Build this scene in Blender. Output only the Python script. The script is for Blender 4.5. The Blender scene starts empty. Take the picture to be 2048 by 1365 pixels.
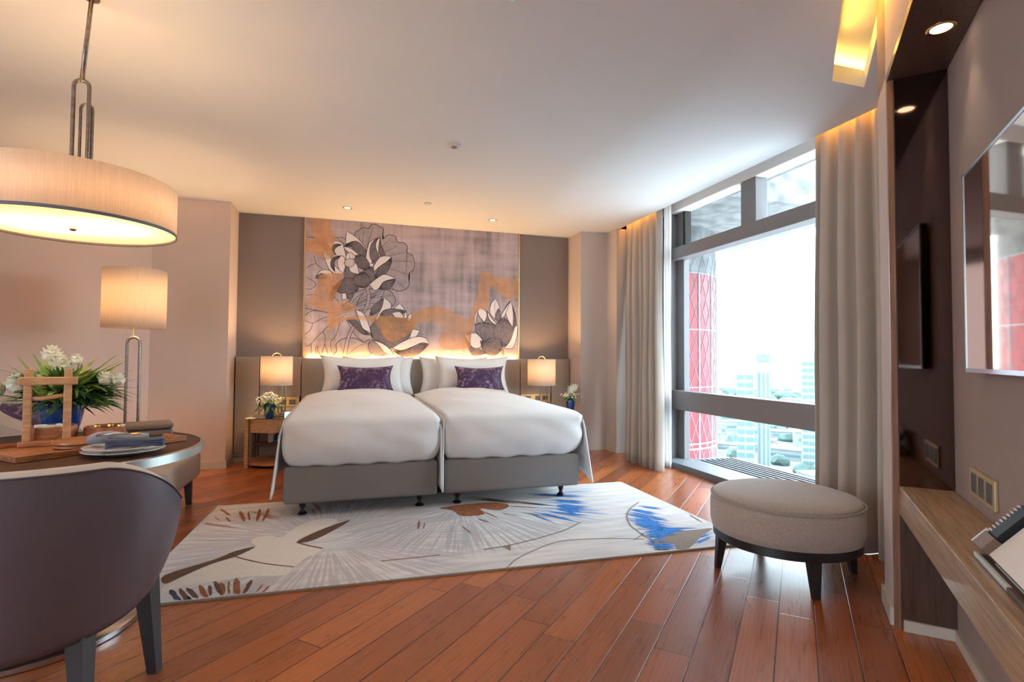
import bpy, bmesh, math, random
from mathutils import Vector, Matrix, noise
random.seed(7)
PI = math.pi; R = math.radians
C = bpy.context.scene.collection
# ------------------------------------------------------------------ camera
EYE = Vector((0, 0, 1.15)); FPX = 1072.0
yaw, pit, rol = R(16.97), R(1.79), R(0.39)
W_ = Vector((math.sin(yaw)*math.cos(pit), math.cos(yaw)*math.cos(pit), math.sin(pit)))
r0 = Vector((math.cos(yaw), -math.sin(yaw), 0)); u0 = r0.cross(W_)
R_ = r0*math.cos(rol) + u0*math.sin(rol); U_ = -r0*math.sin(rol) + u0*math.cos(rol)
cam = bpy.data.cameras.new('camera'); camo = bpy.data.objects.new('camera', cam); C.objects.link(camo)
cam.sensor_width = 36; cam.lens = FPX/2048*36; cam.clip_start = .03; cam.clip_end = 6000
camo.matrix_world = Matrix(((R_.x, U_.x, -W_.x, EYE.x), (R_.y, U_.y, -W_.y, EYE.y), (R_.z, U_.z, -W_.z, EYE.z), (0, 0, 0, 1)))
bpy.context.scene.camera = camo
def ray(px, py): return W_*FPX + R_*(px-1024) - U_*(py-682.5)
def at_z(px, py, z): d = ray(px, py); return EYE + d*((z-EYE.z)/d.z)
def at_y(px, py, y): d = ray(px, py); return EYE + d*(y/d.y)
# ------------------------------------------------------------------ world, daylight, exposure
vs = bpy.context.scene.view_settings
vs.view_transform = 'Standard'; vs.look = 'None'; vs.gamma = 1; vs.use_curve_mapping = False; vs.exposure = 0.67
SKY = 11.0
w = bpy.data.worlds.new('sky'); bpy.context.scene.world = w; w.use_nodes = True
bg = w.node_tree.nodes['Background']; bg.inputs[0].default_value = (.82, .92, 1, 1); bg.inputs[1].default_value = SKY
def area(name, loc, rot, sx, sy, power, col, portal=False):
    l = bpy.data.lights.new(name, 'AREA'); l.shape = 'RECTANGLE'; l.size = sx; l.size_y = sy; l.energy = power; l.color = col
    if portal: l.cycles.is_portal = True
    o = bpy.data.objects.new(name, l); C.objects.link(o); o.location = loc; o.rotation_euler = rot; return o
area('window_portal', (3.60, 3.6, 1.45), (0, R(90), 0), 2.8, 3.5, 1, (1, 1, 1), True)
# lamps of the room (watts)
WARM = (1, .62, .30); AMBER = (1, .42, .06)
area('mural_led_strip', (.80, 6.535, 1.115), (R(180), 0, 0), 2.5, .02, 20, (1, .50, .13))
def strip(name, p0, p1, aim, power, col, wd=.02):
    p0, p1 = Vector(p0), Vector(p1); x = (p1-p0).normalized(); z = -Vector(aim).normalized(); z = (z-x*z.dot(x)).normalized(); y = z.cross(x)
    o = area(name, (0, 0, 0), (0, 0, 0), (p1-p0).length, wd, power, col); c_ = (p0+p1)/2
    o.matrix_world = Matrix(((x.x, y.x, z.x, c_.x), (x.y, y.y, z.y, c_.y), (x.z, y.z, z.z, c_.z), (0, 0, 0, 1))); return o
strip('curtain_slot_led', (3.195, 2.2, 2.87), (3.195, 3.02, 2.87), (1, -.25, -.55), 2.8, AMBER)
strip('curtain_slot_led_far', (3.195, 5.15, 2.87), (3.195, 5.85, 2.87), (1, .25, -.55), 2.2, AMBER)
# ------------------------------------------------------------------ materials
MATS = {}
def nt(m): return m.node_tree.nodes, m.node_tree.links
def mat(name, col, rough=.6, metal=0, bump=0, bscale=200, var=0, vscale=8, coat=0, spec=.5, sheen=0, stretch=(1, 1, 1), emis=None, es=0, wob=0):
    m = bpy.data.materials.new(name); m.use_nodes = True; N, L = nt(m); b = N['Principled BSDF']
    b.inputs['Base Color'].default_value = (*col, 1); b.inputs['Roughness'].default_value = rough; b.inputs['Metallic'].default_value = metal
    b.inputs['Coat Weight'].default_value = coat; b.inputs['Specular IOR Level'].default_value = spec; b.inputs['Sheen Weight'].default_value = sheen
    if emis: b.inputs['Emission Color'].default_value = (*emis, 1); b.inputs['Emission Strength'].default_value = es
    if bump or var:
        tc = N.new('ShaderNodeTexCoord'); mp = N.new('ShaderNodeMapping'); mp.inputs['Scale'].default_value = stretch; L.new(tc.outputs['Object'], mp.inputs[0])
    if var:
        n = N.new('ShaderNodeTexNoise'); n.inputs['Scale'].default_value = vscale; n.inputs['Detail'].default_value = 5; L.new(mp.outputs[0], n.inputs[0])
        r = N.new('ShaderNodeValToRGB'); e = r.color_ramp.elements; e[0].position = .3; e[1].position = .7
        e[0].color = (*[c*(1-var) for c in col], 1); e[1].color = (*[min(1, c*(1+var)) for c in col], 1)
        L.new(n.outputs[0], r.inputs[0]); L.new(r.outputs[0], b.inputs['Base Color'])
    if bump:
        n2 = N.new('ShaderNodeTexNoise'); n2.inputs['Scale'].default_value = bscale; n2.inputs['Detail'].default_value = 3; L.new(mp.outputs[0], n2.inputs[0])
        bp = N.new('ShaderNodeBump'); bp.inputs['Strength'].default_value = bump; bp.inputs['Distance'].default_value = .002; L.new(n2.outputs[0], bp.inputs['Height']); L.new(bp.outputs[0], b.inputs['Normal'])
    MATS[name] = m; return m
M = lambda n: MATS[n]
mat('ceiling_paint', (.74, .77, .80), .9)
mat('wall_cream', (.60, .52, .47), .85, bump=.1, bscale=300)
mat('wall_pink', (.68, .54, .47), .85, bump=.1, bscale=300)
mat('wall_taupe', (.26, .205, .185), .85, bump=.4, bscale=600, var=.06, vscale=300)
mat('wall_niche', (.36, .28, .25), .8, bump=.5, bscale=700, var=.12, vscale=400)
mat('skirting', (.60, .53, .45), .6)
mat('headboard_fabric', (.36, .31, .27), .75, bump=.5, bscale=700, var=.08, vscale=500)
mat('brass', (.72, .50, .22), .25, metal=1)
mat('old_bronze', (.30, .25, .21), .32, metal=1, var=.25, vscale=60)
mat('dark_gap', (.03, .025, .02), .8)
mat('linen_white', (.80, .79, .78), .8, bump=.15, bscale=500, sheen=.3)
mat('bed_base_fabric', (.21, .19, .18), .85, bump=.5, bscale=500, var=.10, vscale=400)
mat('black_gloss', (.012, .012, .014), .25)
mat('wood_oak', (.45, .27, .13), .42, var=.25, vscale=7, stretch=(1, 12, 12), bump=.2, bscale=60)
mat('wood_desk', (.40, .27, .16), .38, var=.32, vscale=4, bump=.25, bscale=70, stretch=(1.2, 22, 22), coat=.2)
mat('wood_dark', (.085, .045, .032), .35, var=.35, vscale=5, stretch=(14, 14, 1), coat=.3)
mat('wood_casing', (.26, .13, .075), .45, var=.25, vscale=5, stretch=(14, 14, 1))
mat('wood_acacia', (.42, .17, .07), .4, var=.4, vscale=9, stretch=(2, 9, 9), coat=.2)
mat('wood_teak', (.55, .30, .14), .5, var=.25, vscale=9, stretch=(2, 2, 9))
mat('mirror_smoke', (.17, .12, .11), .06, metal=1)
mat('window_metal', (.20, .185, .19), .5, bump=.1, bscale=400)
mat('window_head', (.72, .70, .68), .7)
mat('ledge_metal', (.16, .18, .20), .5)
mat('ledge_slat', (.035, .045, .055), .5)
mat('drape_fabric', (.46, .405, .35), .85, bump=.4, bscale=600, var=.06, vscale=300, sheen=.2)
mat('ottoman_fabric', (.42, .345, .29), .9, bump=.8, bscale=350, var=.30, vscale=260, sheen=.6)
mat('sofa_fabric', (.45, .38, .32), .9, bump=.8, bscale=350, var=.25, vscale=260)
mat('dark_wood_leg', (.020, .018, .020), .35)
mat('leather_back', (.118, .10, .122), .33, bump=.12, bscale=900, var=.05, vscale=500)
mat('leather_cream', (.70, .60, .50), .5)
mat('table_walnut', (.10, .055, .042), .48, var=.3, vscale=5, stretch=(2, 12, 1), spec=.04)
mat('table_rim', (.62, .66, .64), .28, metal=1)
mat('steel', (.55, .56, .58), .22, metal=1)
mat('porcelain', (.80, .82, .82), .12, coat=.5)
mat('napkin_cloth', (.10, .12, .18), .9, bump=.5, bscale=500, var=.2, vscale=200)
mat('napkin_light', (.30, .31, .35), .9, bump=.5, bscale=500, var=.15, vscale=200)
mat('vase_blue', (.004, .045, .22), .22, coat=.6, bump=.5, bscale=35)
mat('leaf_green', (.11, .24, .04), .55, var=.4, vscale=30)
mat('leaf_light', (.34, .46, .09), .55, var=.3, vscale=30)
mat('leaf_dark', (.055, .14, .04), .6, var=.4, vscale=30)
mat('petal_white', (.86, .84, .68), .6)
mat('petal_yellow', (.80, .72, .25), .6)
mat('box_shagreen', (.17, .135, .11), .6, bump=.5, bscale=500)
mat('snack_white', (.85, .80, .68), .6); mat('snack_gold', (.85, .62, .15), .25, metal=.8)
mat('plate_gold', (.62, .48, .26), .4, metal=.5); mat('socket_dark', (.10, .09, .09), .4)
mat('screen_lit', (.3, .5, .7), .3, emis=(.45, .75, 1), es=1.2)
mat('plastic_black', (.014, .014, .016), .55, spec=.25); mat('paper', (.82, .80, .77), .8)
mat('detector_white', (.62, .62, .62), .5)
mat('tv_bezel', (.55, .66, .72), .25, metal=1)
mat('tv_screen', (.60, .43, .33), .04, metal=1)
mat('leather_brown', (.10, .06, .045), .5); mat('leather_tan', (.19, .11, .08), .55, bump=.4, bscale=400); mat('ledge_pale', (.55, .60, .60), .35); mat('ring_white', (.80, .80, .80), .4)
mat('outside_red', (.20, .016, .024), .45); mat('outside_concrete', (.13, .13, .13), .8, var=.4, vscale=6, bump=.3, bscale=40)
mat('outside_joint', (.20, .22, .24), .5)
mat('city_ground', (.14, .18, .18), .9, var=.35, vscale=.02)
mat('city_white', (.18, .205, .21), .8); mat('city_glass', (.07, .13, .14), .6); mat('city_roof', (.15, .17, .18), .8, var=.2, vscale=.05)
mat('city_tree', (.05, .09, .08), .9, var=.4, vscale=.1)
def lamp_mat(name, col, tr):
    m = bpy.data.materials.new(name); m.use_nodes = True; N, L = nt(m); N.clear()
    o = N.new('ShaderNodeOutputMaterial'); d = N.new('ShaderNodeBsdfDiffuse'); t = N.new('ShaderNodeBsdfTranslucent'); x = N.new('ShaderNodeMixShader')
    tc = N.new('ShaderNodeTexCoord'); mp = N.new('ShaderNodeMapping'); mp.inputs['Scale'].default_value = (60, 60, 2.5); n = N.new('ShaderNodeTexNoise'); n.inputs['Scale'].default_value = 3; n.inputs['Detail'].default_value = 4
    r = N.new('ShaderNodeValToRGB'); e = r.color_ramp.elements; e[0].position = .3; e[1].position = .7; e[0].color = (*[c*.88 for c in col], 1); e[1].color = (*col, 1)
    L.new(tc.outputs['Object'], mp.inputs[0]); L.new(mp.outputs[0], n.inputs[0]); L.new(n.outputs[0], r.inputs[0]); L.new(r.outputs[0], d.inputs[0]); L.new(r.outputs[0], t.inputs[0])
    x.inputs[0].default_value = tr; L.new(d.outputs[0], x.inputs[1]); L.new(t.outputs[0], x.inputs[2]); L.new(x.outputs[0], o.inputs[0]); MATS[name] = m
lamp_mat('shade_silk', (.88, .76, .62), .35); lamp_mat('diffuser_acrylic', (.95, .88, .75), .6); lamp_mat('sheer', (.95, .94, .95), .55)
def glass(name, tint, fac, rough=0.0):
    m = bpy.data.materials.new(name); m.use_nodes = True; N, L = nt(m); N.clear()
    o = N.new('ShaderNodeOutputMaterial'); t = N.new('ShaderNodeBsdfTransparent'); g = N.new('ShaderNodeBsdfGlossy'); x = N.new('ShaderNodeMixShader')
    t.inputs[0].default_value = (*tint, 1); g.inputs['Roughness'].default_value = rough
    x.inputs[0].default_value = fac
    L.new(t.outputs[0], x.inputs[1]); L.new(g.outputs[0], x.inputs[2]); L.new(x.outputs[0], o.inputs[0]); MATS[name] = m
glass('window_glass', (.78, .82, .83), .035); glass('tinted_glass', (.55, .56, .57), .03)
def emis(name, col, s):
    m = bpy.data.materials.new(name); m.use_nodes = True; N, L = nt(m); N.clear(); o = N.new('ShaderNodeOutputMaterial'); e = N.new('ShaderNodeEmission')
    e.inputs[0].default_value = (*col, 1); e.inputs[1].default_value = s; L.new(e.outputs[0], o.inputs[0]); MATS[name] = m
emis('bulb', (1, .78, .5), 6); emis('led_amber', (1, .5, .08), 2)
def math_(N, L, op, a, b=None):
    n = N.new('ShaderNodeMath'); n.operation = op
    for i, v in enumerate((a, b)):
        if v is None: continue
        if isinstance(v, (int, float)): n.inputs[i].default_value = v
        else: L.new(v, n.inputs[i])
    return n.outputs[0]
def floor_mat():
    m = bpy.data.materials.new('floor_planks'); m.use_nodes = True; N, L = nt(m); b = N['Principled BSDF']
    g = N.new('ShaderNodeNewGeometry'); sp = N.new('ShaderNodeSeparateXYZ'); L.new(g.outputs['Position'], sp.inputs[0])
    c = math_(N, L, 'MULTIPLY', math_(N, L, 'SUBTRACT', sp.outputs[0], sp.outputs[1]), .70711); s = math_(N, L, 'MULTIPLY', math_(N, L, 'ADD', sp.outputs[0], sp.outputs[1]), .70711)
    cr = math_(N, L, 'DIVIDE', math_(N, L, 'ADD', c, 20.0+.085-20.0+.1437*200), .1437)
    row = math_(N, L, 'FLOOR', cr); fr = math_(N, L, 'FRACT', cr)
    wn = N.new('ShaderNodeTexWhiteNoise'); wn.noise_dimensions = '1D'; L.new(row, wn.inputs['W'])
    sc = math_(N, L, 'ADD', math_(N, L, 'DIVIDE', s, 1.15), math_(N, L, 'ADD', wn.outputs[0], 50.0)); col = math_(N, L, 'FLOOR', sc); fs = math_(N, L, 'FRACT', sc)
    idn = math_(N, L, 'ADD', math_(N, L, 'MULTIPLY', row, 13.37), math_(N, L, 'MULTIPLY', col, 3.71))
    w2 = N.new('ShaderNodeTexWhiteNoise'); w2.noise_dimensions = '1D'; L.new(idn, w2.inputs['W'])
    cmb = N.new('ShaderNodeCombineXYZ'); L.new(math_(N, L, 'ADD', math_(N, L, 'MULTIPLY', s, 1.3), math_(N, L, 'MULTIPLY', w2.outputs[0], 40.0)), cmb.inputs[0]); L.new(math_(N, L, 'MULTIPLY', c, 16.0), cmb.inputs[1]); L.new(idn, cmb.inputs[2])
    n = N.new('ShaderNodeTexNoise'); n.inputs['Scale'].default_value = 1.6; n.inputs['Detail'].default_value = 8; n.inputs['Roughness'].default_value = .62; n.inputs['Distortion'].default_value = 1.4; L.new(cmb.outputs[0], n.inputs[0])
    wv = N.new('ShaderNodeTexWave'); wv.inputs['Scale'].default_value = 1.1; wv.inputs['Distortion'].default_value = 7; wv.inputs['Detail'].default_value = 3; wv.bands_direction = 'Y'; L.new(cmb.outputs[0], wv.inputs[0])
    v = math_(N, L, 'ADD', math_(N, L, 'MULTIPLY', n.outputs[0], .36), math_(N, L, 'ADD', math_(N, L, 'MULTIPLY', w2.outputs[0], .44), math_(N, L, 'MULTIPLY', wv.outputs[0], .10)))
    rp = N.new('ShaderNodeValToRGB'); e = rp.color_ramp.elements; e[0].position = .18; e[0].color = (.20, .055, .020, 1); e[1].position = .85; e[1].color = (.66, .235, .065, 1)
    e2 = rp.color_ramp.elements.new(.52); e2.color = (.42, .112, .028, 1); L.new(v, rp.inputs[0])
    ed = math_(N, L, 'MINIMUM', math_(N, L, 'MULTIPLY', math_(N, L, 'MINIMUM', fr, math_(N, L, 'SUBTRACT', 1.0, fr)), .1437), math_(N, L, 'MULTIPLY', math_(N, L, 'MINIMUM', fs, math_(N, L, 'SUBTRACT', 1.0, fs)), 1.15))
    mr = N.new('ShaderNodeMapRange'); mr.inputs[1].default_value = .0008; mr.inputs[2].default_value = .0034; L.new(ed, mr.inputs[0])
    mx = N.new('ShaderNodeMix'); mx.data_type = 'RGBA'; L.new(mr.outputs[0], mx.inputs[0]); mx.inputs[6].default_value = (.05, .015, .008, 1); L.new(rp.outputs[0], mx.inputs[7]); L.new(mx.outputs[2], b.inputs['Base Color'])
    hh = math_(N, L, 'ADD', mr.outputs[0], math_(N, L, 'MULTIPLY', n.outputs[0], .22)); bp = N.new('ShaderNodeBump'); bp.inputs['Strength'].default_value = .5; bp.inputs['Distance'].default_value = .0022; L.new(hh, bp.inputs['Height']); L.new(bp.outputs[0], b.inputs['Normal'])
    L.new(math_(N, L, 'ADD', math_(N, L, 'MULTIPLY', n.outputs[0], .18), .20), b.inputs['Roughness']); b.inputs['Coat Weight'].default_value = .3; b.inputs['Coat Roughness'].default_value = .28; b.inputs['Specular IOR Level'].default_value = .5
    MATS['floor_planks'] = m
floor_mat()
# ------------------------------------------------------------------ helpers
def tag(o, label, cat, group=None):
    o['label'] = label; o['category'] = cat
    if group: o['group'] = group
    return o
def thing(name, label, cat, loc=(0, 0, 0), rz=0, group=None):
    o = bpy.data.objects.new(name, None); C.objects.link(o); o.empty_display_size = .1; o.location = loc; o.rotation_euler = (0, 0, rz); return tag(o, label, cat, group)
class MB:
    def __init__(s): s.bm = bmesh.new(); s.mi = 0
    def add(s, fn, *a, **k):
        n = len(s.bm.faces); fn(*a, **k); s.bm.faces.ensure_lookup_table()
        for f in s.bm.faces[n:]: f.material_index = s.mi
    def box(s, x0, x1, y0, y1, z0, z1, bev=0, seg=2, mtx=None):
        b2 = bmesh.new(); r = bmesh.ops.create_cube(b2, size=1)
        for v in b2.verts: v.co = Vector(((x0+x1)/2+v.co.x*(x1-x0), (y0+y1)/2+v.co.y*(y1-y0), (z0+z1)/2+v.co.z*(z1-z0)))
        if bev: bmesh.ops.bevel(b2, geom=b2.edges[:]+b2.verts[:], offset=bev, segments=seg, profile=.5, affect='EDGES')
        s.merge(b2, mtx); return s
    def merge(s, b2, mtx=None):
        if mtx: bmesh.ops.transform(b2, matrix=mtx, verts=b2.verts)
        vm = {v: s.bm.verts.new(v.co) for v in b2.verts}
        for f in b2.faces:
            try: nf = s.bm.faces.new([vm[v] for v in f.verts]); nf.material_index = s.mi
            except ValueError: pass
        b2.free()
    def poly(s, pts, flip=False):
        vs_ = [s.bm.verts.new(p) for p in pts]
        if flip: vs_.reverse()
        f = s.bm.faces.new(vs_); f.material_index = s.mi; return s
    def grid(s, fn, nu, nv, cu=False, cv=False, skip=None):
        V = [[s.bm.verts.new(fn(i/(nu if cu else nu), j/nv)) for j in range(nv if cv else nv+1)] for i in range(nu if cu else nu+1)]
        a, b = len(V), len(V[0])
        for i in range(nu):
            for j in range(nv):
                f = s.bm.faces.new((V[i][j], V[(i+1) % a][j], V[(i+1) % a][(j+1) % b], V[i][(j+1) % b])); f.material_index = s.mi
        return V
    def lathe(s, prof, n=40, cx=0, cy=0, cap=True):
        V = [[s.bm.verts.new((cx+r*math.cos(2*PI*k/n), cy+r*math.sin(2*PI*k/n), z)) for k in range(n)] for r, z in prof]
        for i in range(len(V)-1):
            for k in range(n):
                f = s.bm.faces.new((V[i][k], V[i][(k+1) % n], V[i+1][(k+1) % n], V[i+1][k])); f.material_index = s.mi
        if cap:
            for ring in (V[0][::-1], V[-1]):
                f = s.bm.faces.new(ring); f.material_index = s.mi
        return s
    def tube(s, pts, r, n=10, cap=True, closed=False):
        P = [Vector(p) for p in pts]; rr = r if isinstance(r, (list, tuple)) else [r]*len(P); rings = []; up = None; m = len(P)
        for i, p in enumerate(P):
            if closed: t = (P[(i+1) % m]-P[i-1]).normalized()
            else: t = (P[min(i+1, m-1)]-P[max(i-1, 0)]).normalized()
            if up is None: a = Vector((0, 0, 1)) if abs(t.z) < .9 else Vector((1, 0, 0)); up = (a-t*a.dot(t)).normalized()
            else: up = (up-t*up.dot(t)).normalized()
            sd = t.cross(up); rings.append([s.bm.verts.new(p+(up*math.cos(2*PI*k/n)+sd*math.sin(2*PI*k/n))*rr[i]) for k in range(n)])
        for i in range(m if closed else m-1):
            for k in range(n):
                A, B = rings[i], rings[(i+1) % m]; f = s.bm.faces.new((A[k], B[k], B[(k+1) % n], A[(k+1) % n])); f.material_index = s.mi
        if cap and not closed:
            for ring in (rings[0], rings[-1][::-1]): f = s.bm.faces.new(ring); f.material_index = s.mi
        return s
    def ball(s, c, r, sx=1, sy=1, sz=1, sub=2, jit=0):
        b2 = bmesh.new(); bmesh.ops.create_icosphere(b2, subdivisions=sub, radius=r)
        for v in b2.verts:
            k = 1+jit*(noise.noise(v.co*3/r*.5+Vector(c)*7))
            v.co = Vector((c[0]+v.co.x*sx*k, c[1]+v.co.y*sy*k, c[2]+v.co.z*sz*k))
        s.merge(b2); return s
    def prism(s, pts, z0, z1):
        a = [s.bm.verts.new((x, y, z0)) for x, y in pts]; b = [s.bm.verts.new((x, y, z1)) for x, y in pts]; n = len(pts)
        fs = [s.bm.faces.new(a[::-1]), s.bm.faces.new(b)]+[s.bm.faces.new((a[i], a[(i+1) % n], b[(i+1) % n], b[i])) for i in range(n)]
        for f in fs: f.material_index = s.mi
        return s
    def build(s, name, mats, parent=None, smooth=False, normals=True, solid=0, sub=0, loc=None, rz=0, kind=None, off=0):
        if normals: bmesh.ops.recalc_face_normals(s.bm, faces=s.bm.faces[:])
        me = bpy.data.meshes.new(name); s.bm.to_mesh(me); s.bm.free()
        for m in (mats if isinstance(mats, (list, tuple)) else [mats]): me.materials.append(M(m))
        o = bpy.data.objects.new(name, me); C.objects.link(o)
        if parent: o.parent = parent
        if loc: o.location = loc
        if rz: o.rotation_euler = (0, 0, rz)
        if smooth:
            for p in me.polygons: p.use_smooth = True
            if smooth != 'all': me.set_sharp_from_angle(angle=R(40))
        if solid: md = o.modifiers.new('s', 'SOLIDIFY'); md.thickness = solid; md.offset = off
        if sub: md = o.modifiers.new('b', 'SUBSURF'); md.levels = md.render_levels = sub
        if kind: o['kind'] = kind
        return o
def copy_tree(o, parent=None):
    c = o.copy(); C.objects.link(c); c.parent = parent
    for ch in list(o.children): copy_tree(ch, c)
    return c
ST = 'structure'
q2 = 2**.5
def cs(c, s, z=0): return Vector(((c+s)/q2, (s-c)/q2, z))   # niche frame: c across, s along
NICHE_RZ = R(45)   # local x = along s, local y = -c
def bulb(name, parent_loc, power, col=WARM, r=.035):
    l = bpy.data.lights.new(name, 'POINT'); l.energy = power; l.color = col; l.shadow_soft_size = r
    o = bpy.data.objects.new(name, l); C.objects.link(o); o.location = parent_loc; return o
H = 2.75
# ------------------------------------------------------------------ room shell
MB().box(-4.2, 3.60, -3.3, 6.9, -.12, 0).build('floor', 'floor_planks', kind=ST)
# ceiling: polygon pieces around the cove slot and the curtain slot (edge at x=3.18)
cb = MB()
def cpoly(pts, z0=H, z1=H+.10): cb.prism(pts, z0, z1)
# cove slot: c .189 -> .36, from y=2.36 towards the camera (s=0.9)
p1 = cs(.189, 3.519); a1 = (p1.x, p1.y); a2 = tuple(cs(.189, .9)[:2]); a3 = tuple(cs(.36, .9)[:2]); yE = 2.36
a1 = (cs(.189, 0).x + (yE-cs(.189, 0).y), yE)
a4 = (cs(.36, 0).x + (yE-cs(.36, 0).y), yE)
cpoly([(-4, -3.2), (cs(.189, 0).x-3.2+abs(cs(.189, 0).y), -3.2), a2, a1, (a1[0], 6.8), (-4, 6.8)])
cpoly([a1, (3.18, yE), (3.18, 6.8), (a1[0], 6.8)])
cpoly([a4, (3.18, yE-.35), (3.18, yE), (a4[0], yE)]) if False else None
cpoly([a4, (4.3, yE), (4.3, yE-.4), (3.3, 1.2), (1.4, -.7), (-.9, -3.2), (cs(.189, 0).x-3.2+abs(cs(.189, 0).y), -3.2), a2, a3])
cpoly([(3.18, 5.9), (3.62, 5.9), (3.62, 6.8), (3.18, 6.8)])
cb.build('ceiling', 'ceiling_paint', kind=ST)
# raised cove box above the slot
cv = MB(); zt = 2.92
b1 = (a1[0]-.06, yE+.22); b4 = (a4[0]+.5, yE+.22); b2_ = tuple(cs(.13, .8)[:2]); b3 = tuple(cs(.42, .8)[:2])
cv.prism([b1, b4, (4.0, 2.3), (1.0, -.8), b3, b2_], zt, zt+.03)
cv.prism([(b1[0], yE+.19), (b4[0], yE+.19), (b4[0], yE+.22), (b1[0], yE+.22)], H+.09, zt)
pA, pB = cs(.13, .8), Vector((b1[0], yE+.22, 0))
cv.prism([(pA.x-.02, pA.y+.02), (pA.x, pA.y), (pB.x, pB.y), (pB.x-.02, pB.y+.02)], H+.09, zt)
cv.build('trim_1', 'ceiling_paint', kind=ST)
strip('cove_led', cs(.20, .95, 2.86), cs(.20, 3.30, 2.86), (1, -1, -.30), 6.5, (1, .44, .05))
strip('cove_led_end', (2.50, 2.42, 2.86), (3.1, 2.42, 2.86), (0, -.2, 1), 1.3, (1, .55, .10))
# curtain slot
MB().box(3.18, 3.62, 1.6, 5.9, 3.02, 3.05).box(3.14, 3.18, 1.9, 5.9, 2.85, 3.05).box(3.18, 3.62, 5.9, 5.94, 2.85, 3.05).build('trim_2', 'ceiling_paint', kind=ST)
# walls
MB().box(-1.19, 2.78, 6.57, 6.7, 0, H).build('wall_back', 'wall_taupe', kind=ST)
MB().prism([(-1.19, 6.7), (-1.19, 6.14), (-1.89, 6.14), (-3.75, 4.28), (-3.85, 4.38), (-1.95, 6.30), (-1.95, 6.7)], 0, H).build('wall_left', 'wall_pink', kind=ST)
MB().prism([(2.78, 6.7), (2.78, 6.165), (3.14, 6.165), (3.14, 5.90), (3.62, 5.90), (3.62, 6.7)], 0, H+.3).build('wall_column', 'wall_cream', kind=ST)
wl = MB(); wl.box(-3.85, -3.72, 1.3, 4.4, 0, H).box(-3.85, -3.72, -3.2, -2.5, 0, H).box(-3.85, -3.72, -2.5, 1.3, 0, .1).box(-3.85, -3.72, -2.5, 1.3, 2.6, H)
wl.build('wall_side', 'wall_cream', kind=ST)
MB().box(-3.85, -1.0, -3.3, -3.1, 0, H).build('wall_rear', 'wall_cream', kind=ST)
# unseen window added behind the camera to let in fill daylight
w2 = bpy.data.objects.new('fill_window', None); C.objects.link(w2); w2['kind'] = ST
f = MB()
for y in (-2.5, -1.25, 0, 1.24): f.box(-3.84, -3.76, y, y+.06, .1, 2.6)
f.box(-3.84, -3.76, -2.5, 1.3, .1, .16).box(-3.84, -3.76, -2.5, 1.3, 2.54, 2.6); f.build('fill_window_frame', 'window_metal', w2)
MB().box(-3.805, -3.795, -2.5, 1.3, .1, 2.6).build('window_pane', 'tinted_glass', w2)
# rear diagonal wall + niche (local frame: X=s, Y=-c)
def nb(mb, c0, c1, s0, s1, z0, z1, bev=0):
    mt = Matrix.Rotation(NICHE_RZ, 4, 'Z'); return mb.box(s0, s1, -c1, -c0, z0, z1, bev, 2, mt)
nw = MB(); nb(nw, .573, .66, .7, 3.2, 0, H+.2); nw.build('wall_niche', 'wall_niche', kind=ST)
nw = MB(); nb(nw, .36, .46, -4.6, .88, 0, 3.0); nw.build('wall_diagonal', 'wall_cream', kind=ST)
fa = MB(); nb(fa, .36, .382, 2.87, 3.135, 0, 2.95); nb(fa, .382, .66, 3.03, 3.135, 0, 2.95); nb(fa, .36, .66, .7, 3.135, 2.42, 2.95)
fa.prism([tuple(cs(.40, 3.13)[:2]), (cs(.40, 3.13).x, 1.60), (3.62, 1.60), (3.62, 1.75), (2.62, 1.95), (2.49, 1.94)], 0, 3.0)
fa.build('wall_fascia', 'wall_cream', kind=ST)
MB().box(3.40, 3.62, 1.5, 2.5, 0, 3.05).build('wall_window_end', 'wall_cream', kind=ST)
# skirting
sk = MB(); sk.box(-1.89, -1.178, 6.126, 6.139, 0, .075); sk.box(-1.188, -1.175, 6.13, 6.50, 0, .075); sk.build('baseboard_left', 'skirting', kind=ST)
sk = MB(); sk.box(-1.175, 2.767, 6.478, 6.489, 0, .042); sk.build('baseboard_back', 'skirting', kind=ST)
sk = MB(); sk.box(2.768, 3.13, 6.152, 6.164, 0, .075).box(3.127, 3.139, 5.888, 6.164, 0, .075).box(2.766, 2.779, 6.152, 6.48, 0, .075); sk.build('baseboard_right', 'skirting', kind=ST)
sk = MB(); nb(sk, .347, .36, 2.872, 3.147, 0, .075); nb(sk, .39, .572, 2.826, 2.839, 0, .045); nb(sk, .56, .5725, .9, 2.826, 0, .045); sk.build('baseboard_niche', 'skirting', kind=ST)
# niche lining
ln = MB(); nb(ln, .3605, .383, 2.84, 2.869, 0, 2.415); ln.build('trim_3', 'wood_casing', kind=ST)
ln = MB(); nb(ln, .36, .5725, .7, 2.869, 2.387, 2.419); ln.build('trim_4', 'wood_dark', kind=ST)
ln = MB(); nb(ln, .3835, .5725, 2.84, 3.02, 0, .60); nb(ln, .36, .5725, .68, .70, 0, 2.41); ln.build('trim_5', 'wood_dark', kind=ST)
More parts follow.
